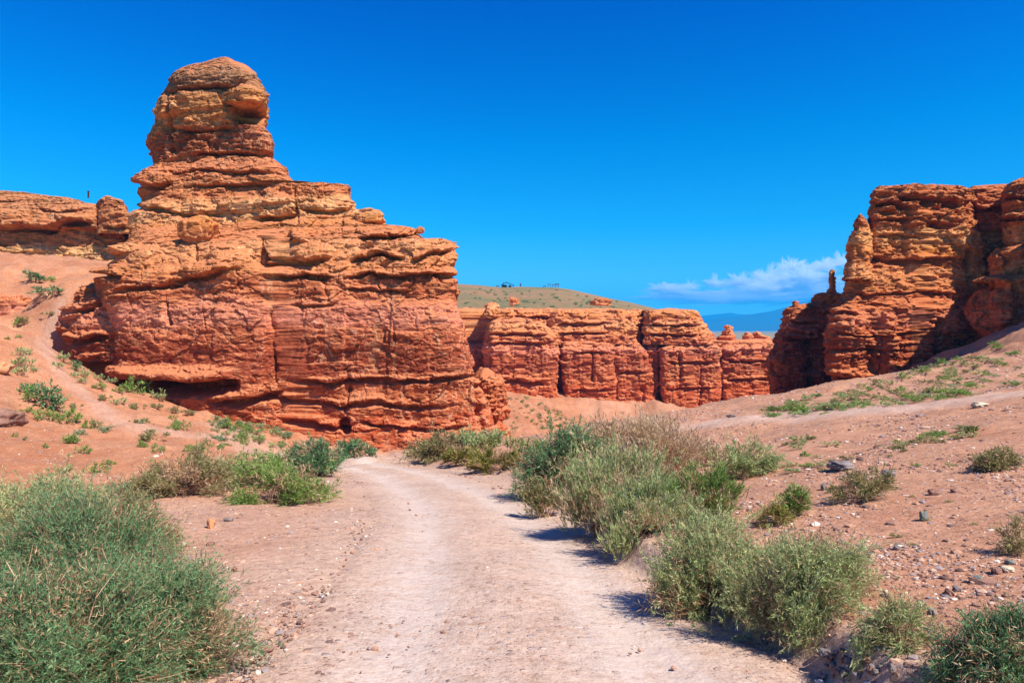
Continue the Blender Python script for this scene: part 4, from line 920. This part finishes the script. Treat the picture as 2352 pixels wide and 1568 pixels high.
def build_shrubs():
    S = shrub
    # left foreground
    S(285, 1590, 400, 325, "deep", "broad dark green shrub in the left foreground, reaching to the gravel", 1, dens=1.9, dead=0.08)
    S(40, 1690, 460, 400, "deep", "shrub filling the bottom left corner of the picture", 2, dens=1.5, dead=0.08)
    S(130, 1440, 420, 320, "deep", "tall tangled green shrub behind the two nearest bushes on the left", 3, dens=1.6, dead=0.1)
    S(10, 1290, 340, 245, "sage", "grey-green shrub with twiggy top at the left edge, behind the foreground bushes", 4, dens=1.1, dead=0.25)
    S(262, 1290, 190, 165, "olive", "low brownish olive shrub at the back right of the left thicket", 5, dens=1.1)
    S(350, 1500, 240, 190, "deep", "small dark shrub at the gravel edge of the left thicket", 6, dens=1.2)
    # left, second row
    S(395, 1143, 200, 112, "olive", "brownish shrub at the left end of the row beside the track", 11, dens=1.1)
    S(610, 1158, 225, 105, "green", "bright green shrub beside the track, nearest of its row", 12, dens=1.25)
    S(500, 1120, 190, 80, "sage", "sage green shrub between the brownish and the bright green ones", 13)
    S(722, 1094, 150, 88, "deep", "dark green shrub with dead brown base where the track bends", 14, dens=1.2)
    S(645, 1085, 150, 68, "green", "low green shrub behind the dark one at the bend", 15)
    S(806, 1052, 72, 40, "deep", "small round dark shrub at the foot of the butte", 16, dens=1.2)
    S(290, 1140, 100, 38, "blue", "pale blue-green low shrub left of the brownish one", 17)
    # beyond the bend
    S(1005, 1056, 160, 70, "olive", "grey-olive shrub under the butte's right corner", 21)
    S(1110, 1034, 120, 48, "sage", "sage shrub behind the yellowish tufts", 22)
    S(1062, 1068, 100, 36, "yellow", "low yellow-green tuft on the bank edge, left of a bigger one", 23, "tuft", dens=1.2, name="tuft", cat="tuft")
    S(1142, 1084, 136, 56, "yellow", "arching yellow-green tuft on the bank edge nearest the big tamarisk", 24, "tuft", dens=1.2, name="tuft", cat="tuft")
    S(1200, 1060, 90, 55, "green", "small fresh green bush squeezed between tuft and tamarisk", 25, "spray")
    # big thicket right of the track
    S(1290, 1125, 215, 165, "deep", "dark bushy tamarisk with shaded hollow, left end of the right thicket", 31, dens=1.25)
    S(1530, 1115, 270, 170, "dry", "tall pinkish beige feathery shrub at the back of the right thicket", 32, "spray", dens=0.8, twig="dry")
    S(1400, 1060, 200, 110, "dry", "airy beige shrub at the thicket's back, behind the tamarisk", 36, "spray", dens=0.55, twig="dry")
    S(1435, 1195, 310, 165, "sage", "wide sage green shrub with upright sprays in the middle of the right thicket", 33, "spray", dens=1.2, dead=0.2)
    S(1490, 1226, 270, 122, "sage", "front sage green shrub of the thicket, overhanging the track", 34, "spray", dens=1.2, dead=0.2)
    S(1620, 1195, 180, 130, "green", "fresh green shrub at the right flank of the thicket", 35, "spray", dens=1.1)
    S(1720, 1100, 190, 85, "sage", "ragged green shrub on the bank right of the beige one", 37, dens=0.8)
    S(1255, 1190, 110, 85, "olive", "small olive shrub at the track edge below the tamarisk", 38, "spray")
    # near right
    S(1670, 1390, 320, 172, "sage", "rounded grey-green shrub on the cut bank, left of two joined ones", 41, dens=1.4, dead=0.12)
    S(1865, 1425, 330, 200, "sage", "rounded grey-green shrub on the cut bank, right of two joined ones", 42, dens=1.4, dead=0.12)
    S(2075, 1490, 130, 120, "sage", "small sparse shrub on the bank between the joined pair and the corner bush", 43, dens=0.7)
    S(2330, 1610, 230, 210, "deep", "green bush in the bottom right corner", 44, dens=0.9)
    S(1830, 1186, 70, 72, "green", "single bright green seedling on the gravel bank", 45, dens=0.9)
    S(1785, 1205, 70, 40, "yellow", "small yellow plant beside the bright seedling", 46, dens=0.9)
    S(2000, 1152, 140, 75, "olive", "sparse half dead shrub alone on the gravel slope", 47, dens=0.55)
    S(2315, 1078, 120, 50, "olive", "low dry shrub on the gravel slope at the right edge", 48, dens=0.8)
    S(2340, 1270, 60, 90, "olive", "thin twiggy plant cut by the right edge", 49, dens=0.4)

def tuft_protos():
    P = {}
    for nm, mat, w, h, n, st in (("green", "green", 1.0, 0.55, 70, "bush"), ("deep", "deep", 1.0, 0.6, 80, "bush"), ("olive", "olive", 1.0, 0.5, 60, "bush"), ("blue", "blue", 1.0, 0.45, 70, "bush"), ("sage", "sage", 1.0, 0.5, 60, "spray")):
        for v in range(2):
            (sv, sf), (lv, lf) = shrub_mesh(w, w * 0.8, h, 900 + v * 7 + len(P), n, 8, 0.12, 0.020, 0.16, st)
            sv[:, 2] -= 0.03
            P[(nm, v)] = (mesh_data("stems", sv, [sf], M["twig"], False), mesh_data("foliage", lv, [lf], M[mat], False))
    return P

def build_tufts():
    PR = tuft_protos(); rng = np.random.default_rng(77)
    def put(px, py, w, mat, label, group, up=1.0, simple=False, name="plant"):
        p = hit(px, py); s = p[1] / F * w
        a, b = PR[(mat, int(rng.integers(0, 2)))]
        sc = (s, s, s * up * rng.uniform(0.85, 1.15)); rz = rng.uniform(0, 6.28)
        if simple:
            o = bpy.data.objects.new(name, b); COL.objects.link(o); o.location = p; o.scale = sc; o.rotation_euler[2] = rz
            tag(o, label, "plant", group)
            return
        e = empty(name, tuple(p), label, "plant", group); e.scale = sc; e.rotation_euler[2] = rz
        for d in (a, b):
            o = bpy.data.objects.new(d.name.split(".")[0], d); COL.objects.link(o); o.parent = e
    g1 = "small shrubs scattered over the sandy slope below the butte"
    big = [(128, 1128, 112, "deep", "spreading dark shrub high on the left slope, upper of two"), (204, 1190, 135, "deep", "dense dark shrub high on the left slope, lower of two"), (306, 1480, 46, "deep", "round dark bush beside the upper footpath"),
           (400, 1560, 46, "green", "fresh green clump between the footpath and the overhang"), (548, 1572, 95, "green", "long green clump right under the black overhang"), (640, 1600, 62, "sage", "upright sage clump on the sand mound below the overhang"),
           (200, 1636, 118, "deep", "wide dark shrub low on the left slope beside the path"), (110, 1572, 62, "deep", "dark shrub on the left slope above a green strip"), (328, 1738, 46, "blue", "blue-green clump, left of two by the lower path"),
           (408, 1732, 52, "blue", "blue-green clump, right of two by the lower path"), (608, 1762, 88, "olive", "tall straw-green clump beside the lower path"), (546, 1636, 52, "olive", "greyish clump below the sand mound"),
           (755, 1660, 48, "olive", "brownish round clump right of the sand mound"), (692, 1650, 46, "olive", "brown and green clump below the undercut rock"), (300, 1634, 40, "olive", "brown clump beside the small sand cut"), (265, 1888, 46, "green", "bright green plant left of the orange rock"), (398, 1888, 60, "green", "bright green plant right of the orange rock")]
    for x, y, w, m, lab in big: put(x / 4, y / 4, w / 4 * (1.0 if y < 1300 else 1.25), m, lab, g1, 0.55 if y < 1300 else 1.0)
    small = [(200, 1128, 26, "green"), (440, 1530, 30, "sage"), (385, 1518, 30, "sage"), (440, 1507, 16, "green"), (418, 1600, 32, "olive"), (475, 1570, 36, "green"), (480, 1620, 38, "sage"), (628, 1636, 36, "olive"), (690, 1676, 24, "green"),
             (538, 1690, 24, "olive"), (574, 1694, 28, "deep"), (702, 1700, 24, "green"), (725, 1718, 44, "green"), (700, 1722, 30, "green"), (122, 1602, 66, "green"), (178, 1684, 54, "green"), (270, 1690, 68, "green"), (235, 1692, 40, "green"), (288, 1770, 40, "green"), (570, 1786, 26, "green"), (357, 1711, 40, "green"), (392, 1710, 34, "olive"),
             (279, 1770, 44, "green"), (335, 1812, 40, "green"), (569, 1786, 28, "green"), (440, 1858, 26, "green"), (640, 1806, 30, "green"), (60, 1674, 36, "green"), (10, 1668, 22, "green"), (110, 1650, 30, "green"), (145, 1660, 24, "green"), (250, 1440, 40, "sage"), (230, 1470, 34, "sage"), (90, 1420, 40, "sage"), (100, 1470, 50, "sage"), (80, 1500, 44, "sage"), (135, 1490, 30, "sage"),
             (75, 1312, 34, "green"), (100, 1308, 30, "olive"), (190, 1270, 30, "olive"), (75, 1355, 18, "green"), (30, 1360, 16, "green"), (340, 1510, 36, "sage"), (330, 1535, 30, "sage"), (300, 1510, 28, "sage"), (290, 1420, 30, "olive"), (370, 1415, 28, "olive"), (340, 1440, 30, "olive"), (620, 1790, 20, "green"), (100, 1760, 16, "deep"), (180, 1790, 20, "green"), (60, 1745, 18, "green")]
    for x, y, w, m in small: put(x / 4, y / 4, w / 4 * 1.55, m, "small green tuft scattered on the sandy slope left of the butte", "little tufts on the sandy left slope", 1.0)
    for i in range(70):       # blue-green patch at the butte's foot
        x, y = rng.uniform(840, 1180), rng.uniform(1640, 1790)
        if y < 1650 + (x - 840) * 0.22: y += 60
        put(x / 4, y / 4, rng.uniform(24, 60) / 4, rng.choice(["blue", "sage", "green"], p=[.45, .35, .2]), "low blue-green tuft in the patch under the butte's foot", "tufts in the patch at the butte's foot", 0.8)
    for i in range(16):       # bright strip along the lower path
        put(rng.uniform(740, 930) / 4, (1790 + rng.uniform(-8, 14)) / 4, rng.uniform(24, 44) / 4, "green", "bright green tuft in the strip along the lower footpath", "tufts of the green strip by the lower path", 0.5)
    for i in range(60):       # talus behind the butte
        u = rng.uniform(0, 1); x = 2010 + 260 * u; y = 1540 + 120 * u + rng.uniform(0, 1) * (1720 - 1540 - 120 * u)
        put(x / 4, y / 4, rng.uniform(9, 26) / 4, rng.choice(["green", "deep", "olive"]), "small green tuft on the talus fan behind the butte's right corner", "tufts on the talus fan behind the butte", 0.8, True, "grass_tuft")
    for i in range(120):      # right talus and its grass
        x = rng.uniform(3080, 4110); lo = np.interp(x, [3080, 3500, 4110], [1625, 1530, 1340]); hi = np.interp(x, [3080, 3500, 4110], [1650, 1620, 1560])
        y = rng.uniform(lo, hi)
        put(x / 4, y / 4, rng.uniform(24, 70) / 4, rng.choice(["sage", "olive", "green", "yellowish"][:3]), "low grey-green tuft on the slope under the right cliff", "tufts on the slope under the right cliff", 0.6, True, "grass_tuft")
    for i in range(46):       # green edge of the bank crest
        x = rng.uniform(3050, 3900); y = np.interp(x, [3050, 3300, 3900], [1648, 1640, 1560]) + rng.uniform(-4, 22)
        put(x / 4, y / 4, rng.uniform(40, 90) / 4, rng.choice(["green", "sage"]), "bright grassy tuft along the crest of the right bank", "tufts along the crest of the right bank", 0.55, True, "grass_tuft")
    for i in range(40):       # grass strips on the bank
        u = rng.uniform(0, 1)
        x, y = (3560 + 330 * u, 1790 - 70 * u + rng.uniform(-14, 26)) if i < 22 else (3120 + 280 * rng.uniform(0, 1), 1770 + 120 * (1 - u) + rng.uniform(-20, 20))
        put(x / 4, y / 4, rng.uniform(36, 90) / 4, rng.choice(["green", "sage", "olive"]), "grassy green tuft growing in the gravel of the right bank", "tufts in the gravel of the right bank", 0.5)
    for i in range(14):
        put(rng.uniform(3300, 4050) / 4, rng.uniform(1820, 2400) / 4, rng.uniform(20, 60) / 4, rng.choice(["olive", "green", "sage"]), "tiny sparse weed on the bare gravel slope at right", "weeds on the bare gravel slope", 0.5)
    # dots on the far hill and the left ledge
    X, Y, Z = HILL
    for i in range(80):
        a, b = int(rng.integers(20, 165)), int(rng.integers(212, 370))
        o = bpy.data.objects.new("far_shrub", PR[("deep", i % 2)][1]); COL.objects.link(o)
        o.location = (X[a, b], Y[a, b], Z[a, b]); s = rng.uniform(0.8, 2.2); o.scale = (s, s, s * 0.8); o.rotation_euler[2] = i
        tag(o, "tiny dark shrub dotted on the grassy hill behind the canyon wall", "shrub", "shrubs dotted over the far hill")

# ---------------------------------------------------------------- stones
def build_stones():
    lst = [(2890, 2468, 78, 62, "grey_stone", "pointed grey rock under the joined shrubs at the track edge", 1.0), (2398, 2135, 56, 44, "brown_stone", "round brownish stone in the shade of the thicket at the track", 0.9), (3700, 2082, 30, 46, "green_stone", "upright dark grey-green stone alone on the right slope", 0.8),
           (3385, 1880, 92, 34, "grey_stone", "long tilted grey slab on the right bank below the grass strip", 0.9), (3930, 1626, 62, 20, "pale_stone", "pale oblong stone by the side path on the right", 0.8), (840, 2112, 34, 44, "orange_stone", "upright orange stone on the sand left of the track", 0.8),
           (656, 2150, 62, 28, "brown_stone", "flat purplish brown stone beside the left thicket", 0.8), (726, 2186, 36, 16, "pale_stone", "small pale stone below the flat brown one", 0.8), (838, 2184, 30, 14, "brown_stone", "small reddish stone right of the pale one", 0.8),
           (934, 2286, 22, 18, "brown_stone", "single dark red stone on the gravel left of the track", 0.8), (911, 2084, 36, 14, "grey_stone", "thin grey stone lying behind the upright orange one", 0.8), (350, 1884, 44, 28, "orange_stone", "orange rock between two bright green plants at the slope foot", 0.8),
           (3804, 2392, 38, 28, "brown_stone", "brown stone at the low end of the stone line on the right slope", 0.8), (3832, 2366, 32, 26, "grey_stone", "grey stone just above the brown one in the stone line", 0.8), (3920, 2334, 42, 30, "green_stone", "flat greenish stone in the middle of the stone line", 0.8),
           (3995, 2302, 40, 28, "brown_stone", "reddish stone beside the white one in the stone line", 0.8), (4042, 2290, 44, 24, "pale_stone", "white stone near the top of the stone line at right", 0.8), (4050, 2262, 36, 18, "green_stone", "greenish slab topping the stone line at the right edge", 0.8),
           (3735, 2466, 38, 28, "grey_stone", "rounded grey stone above the corner bush", 0.8), (3592, 2204, 30, 20, "grey_stone", "dark grey stone right of the joined shrubs", 0.8), (3746, 1980, 46, 24, "brown_stone", "brown stone uphill of the upright dark one", 0.8), (3547, 2380, 22, 24, "pale_stone", "light stone just right of the joined shrubs", 0.8),
           (3306, 2626, 46, 34, "grey_stone", "angular grey stone at the broken end of the cut bank", 0.8), (3574, 2712, 30, 36, "grey_stone", "grey stone embedded in the shaded bank at the bottom", 0.8), (1745, 1838, 30, 12, "pale_stone", "pale stone on the wash where the track bends", 0.8),
           (3296, 1960, 22, 30, "grey_stone", "small grey stone left of the half dead shrub", 0.8), (3240, 1652, 30, 14, "grey_stone", "grey stone on the crest of the right bank", 0.8), (2930, 1668, 34, 14, "grey_stone", "bluish grey stone at the far left of the bank crest", 0.8), (2325, 1880, 30, 16, "pale_stone", "pale stone under the arching tuft", 0.8), (3565, 1905, 60, 30, "grey_stone", "broad grey stone by the gravel weeds", 0.7)]
    for i, (x, y, w, h, m, lab, dr) in enumerate(lst):
        p = hit(x / 4, y / 4); s = p[1] / F / 4
        b = boulder("stone", p + np.array([0, w * s * 0.3, h * s * 0.32]), (w * s, w * s * dr, h * s), M[m], None, 700 + i, 4, 0.28, (i * 1.7) % 6.28 if abs(w - h) < 14 else (i % 5 - 2) * 0.15)
        tag(b, lab, "stone")
    rng = np.random.default_rng(5)
    for i in range(44):     # rubble under the broken bank
        x, y = rng.uniform(3270, 3520), rng.uniform(2590, 2725)
        if y < 2600 + (x - 3270) * 0.22: y += 40
        p = hit(x / 4, y / 4); s = p[1] / F / 4; w = rng.uniform(12, 32)
        b = boulder("rubble_stone", p + np.array([0, 0, w * s * 0.2]), (w * s, w * s * 0.9, w * s * 0.7), M[["grey_stone", "grey_stone", "brown_stone"][i % 3]], None, 800 + i, 3, 0.3, i * 1.0)
        tag(b, "loose grey rubble stone below the broken end of the cut bank", "stone", "rubble stones under the cut bank")
    # uncountable gravel
    bm = __import__("bmesh").new(); __import__("bmesh").ops.create_icosphere(bm, subdivisions=1, radius=1)
    V0 = np.array([v.co[:] for v in bm.verts]); F0 = np.array([[v.index for v in f.verts] for f in bm.faces]); bm.free()
    t = NT("gravel_stone"); r = t.n("ShaderNodeNewGeometry").outputs["Random Per Island"]
    gm = t.principled(t.ramp(r, [(0, (0.17, 0.10, 0.08)), (0.18, (0.30, 0.16, 0.11)), (0.38, (0.30, 0.23, 0.215)), (0.55, (0.42, 0.23, 0.15)), (0.75, (0.52, 0.33, 0.23)), (0.92, (0.66, 0.55, 0.44))], "CONSTANT"), 0.9, t.bump(t.noise(t.pos(), 60, 4), 0.4, 0.01), 0.1)
    n = 80000
    py = rng.uniform(430, 720, n); Y = 683 * 1.49 / np.maximum(py - 424, 4); Y = np.where(rng.uniform(0, 1, n) < 0.35, rng.uniform(4, 34, n), Y)
    X = rng.uniform(-0.9, 0.9, n) * Y
    s, d, _ = line_coords(ROAD, X, Y)
    right = X > road_edge(Y)
    patch = sstep(-0.12, 0.30, fbm(X * 0.45, Y * 0.45, 0, 4, 888))
    prob = np.where(right, 0.10 + 0.90 * patch ** 1.5, 0.12 + 0.55 * patch)
    prob = prob * np.where(d < 1.6, 0.35, 1.0) * np.where((d < 3) & (np.abs(np.abs(s) - 0.8) < 0.4), 0.12, 1.0) * np.where((s < -4) & (Y > 14), 0.6, 1)
    kp = (rng.uniform(0, 1, n) < prob) & (Y < 40) & (Y > 2.6)
    X, Y, right = X[kp], Y[kp], right[kp]; n = len(X)
    sz = np.exp(rng.normal(math.log(0.0075), 0.5, n)) * np.where(right, 1.15, 0.9) * (0.75 + 0.09 * Y)
    sz = np.minimum(sz, 0.09)
    Z = ground(X, Y) - sz * 0.05
    q = V0[None] * (1 + rng.uniform(-0.28, 0.28, (n, len(V0), 1)))
    q = q * (sz[:, None, None] * np.stack([rng.uniform(0.8, 1.5, n), rng.uniform(0.8, 1.3, n), rng.uniform(0.5, 0.9, n)], 1)[:, None, :])
    a = rng.uniform(0, 6.28, n); ca, sa = np.cos(a)[:, None], np.sin(a)[:, None]
    qx = q[..., 0] * ca - q[..., 1] * sa; qy = q[..., 0] * sa + q[..., 1] * ca
    q = np.stack([qx, qy, q[..., 2]], -1) + np.stack([X, Y, Z], 1)[:, None, :]
    Fg = (F0[None] + (np.arange(n) * len(V0))[:, None, None]).reshape(-1, 3)
    o = mk("gravel", q.reshape(-1, 3), [Fg], gm, smooth=False)
    tag(o, "loose mixed gravel scattered over the track sides and the right bank", "gravel", kind="stuff")

# ---------------------------------------------------------------- sky, clouds, haze, sun
SUN_EL, SUN_AZ = 53.0, 130.0       # azimuth clockwise from the view direction: the sun stands right and behind

def build_clouds():
    m = bpy.data.materials.new("cloud_vapour"); m.use_nodes = True; nt = m.node_tree; nt.nodes.clear()
    out = nt.nodes.new("ShaderNodeOutputMaterial")
    pv = nt.nodes.new("ShaderNodeVolumePrincipled")
    pv.inputs["Color"].default_value = (1, 1, 1, 1); pv.inputs["Density"].default_value = CLOUD_D; pv.inputs["Anisotropy"].default_value = 0.0
    nt.links.new(pv.outputs[0], out.inputs["Volume"])
    Yc = 12600.0
    lst = [(1530, 664, 110, 20), (1588, 660, 44, 20), (1640, 651, 56, 24), (1700, 648, 64, 24), (1570, 674, 110, 8),
           (1762, 640, 84, 36), (1800, 636, 50, 40), (1815, 612, 62, 32), (1848, 636, 90, 40), (1892, 614, 84, 30), (1932, 602, 60, 28), (1895, 645, 110, 34), (1745, 664, 130, 26), (1845, 668, 150, 26), (1660, 674, 110, 14), (1905, 664, 90, 30)]
    m2 = m.copy(); m2.name = "thin_cloud_vapour"; m2.node_tree.nodes["Principled Volume"].inputs["Density"].default_value = 0.0022
    lst += [(1690, 688, 330, 24), (1850, 684, 240, 40), (1560, 682, 200, 16), (1780, 656, 300, 24)]
    bmm = __import__("bmesh")
    for i, (x, y, w, h) in enumerate(lst):
        bm = bmm.new(); bmm.ops.create_icosphere(bm, subdivisions=6, radius=1)
        V = np.array([v.co[:] for v in bm.verts]); Fc = np.array([[v.index for v in f.verts] for f in bm.faces]); bm.free()
        s = K * Yc / F; o = i * 5.3
        b = np.abs(fbm(V[:, 0] * 2.0 + o, V[:, 1] * 2.0, V[:, 2] * 1.6, 5, 930 + i, 0.62))
        d = 0.42 + 1.55 * b
        V = V * d[:, None]
        V[:, 2] = np.where(V[:, 2] < 0, V[:, 2] * 0.45, V[:, 2])
        V = V * np.array([w * s / 2, w * s / 2.6, h * s * 0.75]) * (0.95 if i < 16 else 1.1); c = at(x * K, y * K, Yc + (i % 4) * 350)
        ob = mk("cloud", V + c, [Fc], m if i < 16 else m2, None, c)
        tag(ob, CLOUD_LABELS[i], "cloud", "fair weather clouds low over the mountains")
CLOUD_D = 0.011
CLOUD_LABELS = ["long thin white cloud at the far left of the cloud bank", "small puffy cloud second from the left", "bright puffy cloud third from the left", "small cloud puff left of the bank's gap", "flat wisp under the leftmost clouds",
                "broad white cloud heap at the middle of the bank", "upright cloud puff beside the middle heap", "brightest white cloud, topmost of the bank", "tall grey-white cloud under the topmost one", "cloud heap left of the hoodoo",
                "white cloud nearest the tall right cliff", "low broad cloud behind the hoodoo", "long flat cloud layer below the middle heap", "long flat cloud layer above the dark mountain", "thin low cloud veil left of the mountain", "low cloud behind the hoodoo's base", "broad pale cloud veil just above the mountain", "hazy veil of cloud behind the hoodoo and shoulder", "faint low veil at the far left of the bank", "thin veil joining the middle cloud heaps"]

def build_sky():
    w = bpy.data.worlds.new("World"); scene.world = w; w.use_nodes = True
    nt = w.node_tree; nt.nodes.clear()
    out = nt.nodes.new("ShaderNodeOutputWorld"); bg = nt.nodes.new("ShaderNodeBackground")
    sk = nt.nodes.new("ShaderNodeTexSky"); sk.sky_type = "NISHITA"; sk.sun_disc = False
    sk.sun_elevation = R(SUN_EL); sk.sun_rotation = R(SUN_AZ); sk.altitude = 1200; sk.air_density = 1.0; sk.dust_density = 0.3; sk.ozone_density = 3.0
    hs = nt.nodes.new("ShaderNodeGamma"); hs.inputs["Gamma"].default_value = SKY_GAMMA
    nt.links.new(sk.outputs[0], hs.inputs["Color"]); mu = nt.nodes.new("ShaderNodeMix"); mu.data_type = "RGBA"; mu.blend_type = "MULTIPLY"; mu.inputs[0].default_value = 1.0
    tc = nt.nodes.new("ShaderNodeTexCoord"); sx = nt.nodes.new("ShaderNodeSeparateXYZ"); cr = nt.nodes.new("ShaderNodeValToRGB")
    nt.links.new(tc.outputs["Generated"], sx.inputs[0]); nt.links.new(sx.outputs["Z"], cr.inputs["Fac"])
    while len(cr.color_ramp.elements) > 1: cr.color_ramp.elements.remove(cr.color_ramp.elements[-1])
    for i, (p, c) in enumerate(SKY_RAMP):
        e = cr.color_ramp.elements[0] if i == 0 else cr.color_ramp.elements.new(p)
        e.position = p; e.color = (*c, 1)
    nt.links.new(cr.outputs["Color"], mu.inputs[7])
    nt.links.new(hs.outputs[0], mu.inputs[6]); nt.links.new(mu.outputs[2], bg.inputs["Color"])
    bg.inputs["Strength"].default_value = SKY_S

    nt.links.new(bg.outputs[0], out.inputs["Surface"])
    l = bpy.data.lights.new("sun", "SUN"); l.energy = 4.6; l.angle = R(0.5); l.color = (1.0, 0.95, 0.86)
    o = bpy.data.objects.new("sun", l); COL.objects.link(o)
    o.rotation_euler = (R(90 - SUN_EL), 0, R(180 - SUN_AZ))
    d = (math.sin(R(SUN_AZ)) * math.cos(R(SUN_EL)), math.cos(R(SUN_AZ)) * math.cos(R(SUN_EL)), math.sin(R(SUN_EL)))
    from mathutils import Vector
    o.rotation_euler = Vector(d).to_track_quat("Z", "Y").to_euler()
    # the air
    m = bpy.data.materials.new("haze_air"); m.use_nodes = True; n2 = m.node_tree; n2.nodes.clear()
    mo = n2.nodes.new("ShaderNodeOutputMaterial"); pv = n2.nodes.new("ShaderNodeVolumePrincipled")
    pv.inputs["Color"].default_value = HAZE_C; pv.inputs["Density"].default_value = HAZE_D; pv.inputs["Anisotropy"].default_value = 0.0
    n2.links.new(pv.outputs[0], mo.inputs["Volume"])
    V, Fc = [], []
    box(V, Fc, (0, 5900, 255), (40000, 12200, 650))
    h = mk("haze", V[0], [Fc[0]], m, None, (0, 5900, 255), smooth=False)
    tag(h, "thin blue air between the canyon and the mountains", "haze", kind="stuff")
SKY_RAMP = [(0.0, (0.13, 0.315, 0.335)), (0.08, (0.115, 0.315, 0.335)), (0.15, (0.03, 0.325, 0.37)), (0.26, (0.002, 0.325, 0.445)), (0.45, (0.0, 0.185, 0.52)), (0.7, (0.0, 0.165, 0.48))]
SKY_GAMMA = 1.5
SKY_S = 0.10
HAZE_D = 1.5e-4
HAZE_C = (0.005, 0.44, 0.97, 1)

def build_camera():
    cam = bpy.data.cameras.new("camera"); o = bpy.data.objects.new("camera", cam); COL.objects.link(o)
    cam.sensor_width = 36; cam.lens = F / 1024 * 36
    cam.shift_y = (HY - 341) / 1024
    cam.clip_start = 0.05; cam.clip_end = 150000
    o.location = (0, 0, 0); o.rotation_euler = (R(90), 0, 0)
    scene.camera = o

DENOISE = True
import time as _t
_t0 = _t.time()
def step(f):
    t = _t.time(); f(); print(f"{f.__name__}: {_t.time() - t:.1f}s")
for f in (build_camera, build_sky, build_ground, build_butte, build_left_ledge, build_back_cliff, build_right_cliff, build_far, build_hut, build_shrubs, build_tufts, build_stones, build_clouds):
    step(f)

vs = scene.view_settings
vs.view_transform = "Standard"; vs.look = "None"; vs.exposure = 0.85; vs.gamma = 1.0; vs.use_curve_mapping = False
scene.cycles.max_bounces = 12; scene.cycles.diffuse_bounces = 3; scene.cycles.volume_bounces = 10; scene.cycles.transparent_max_bounces = 8
scene.cycles.use_denoising = DENOISE
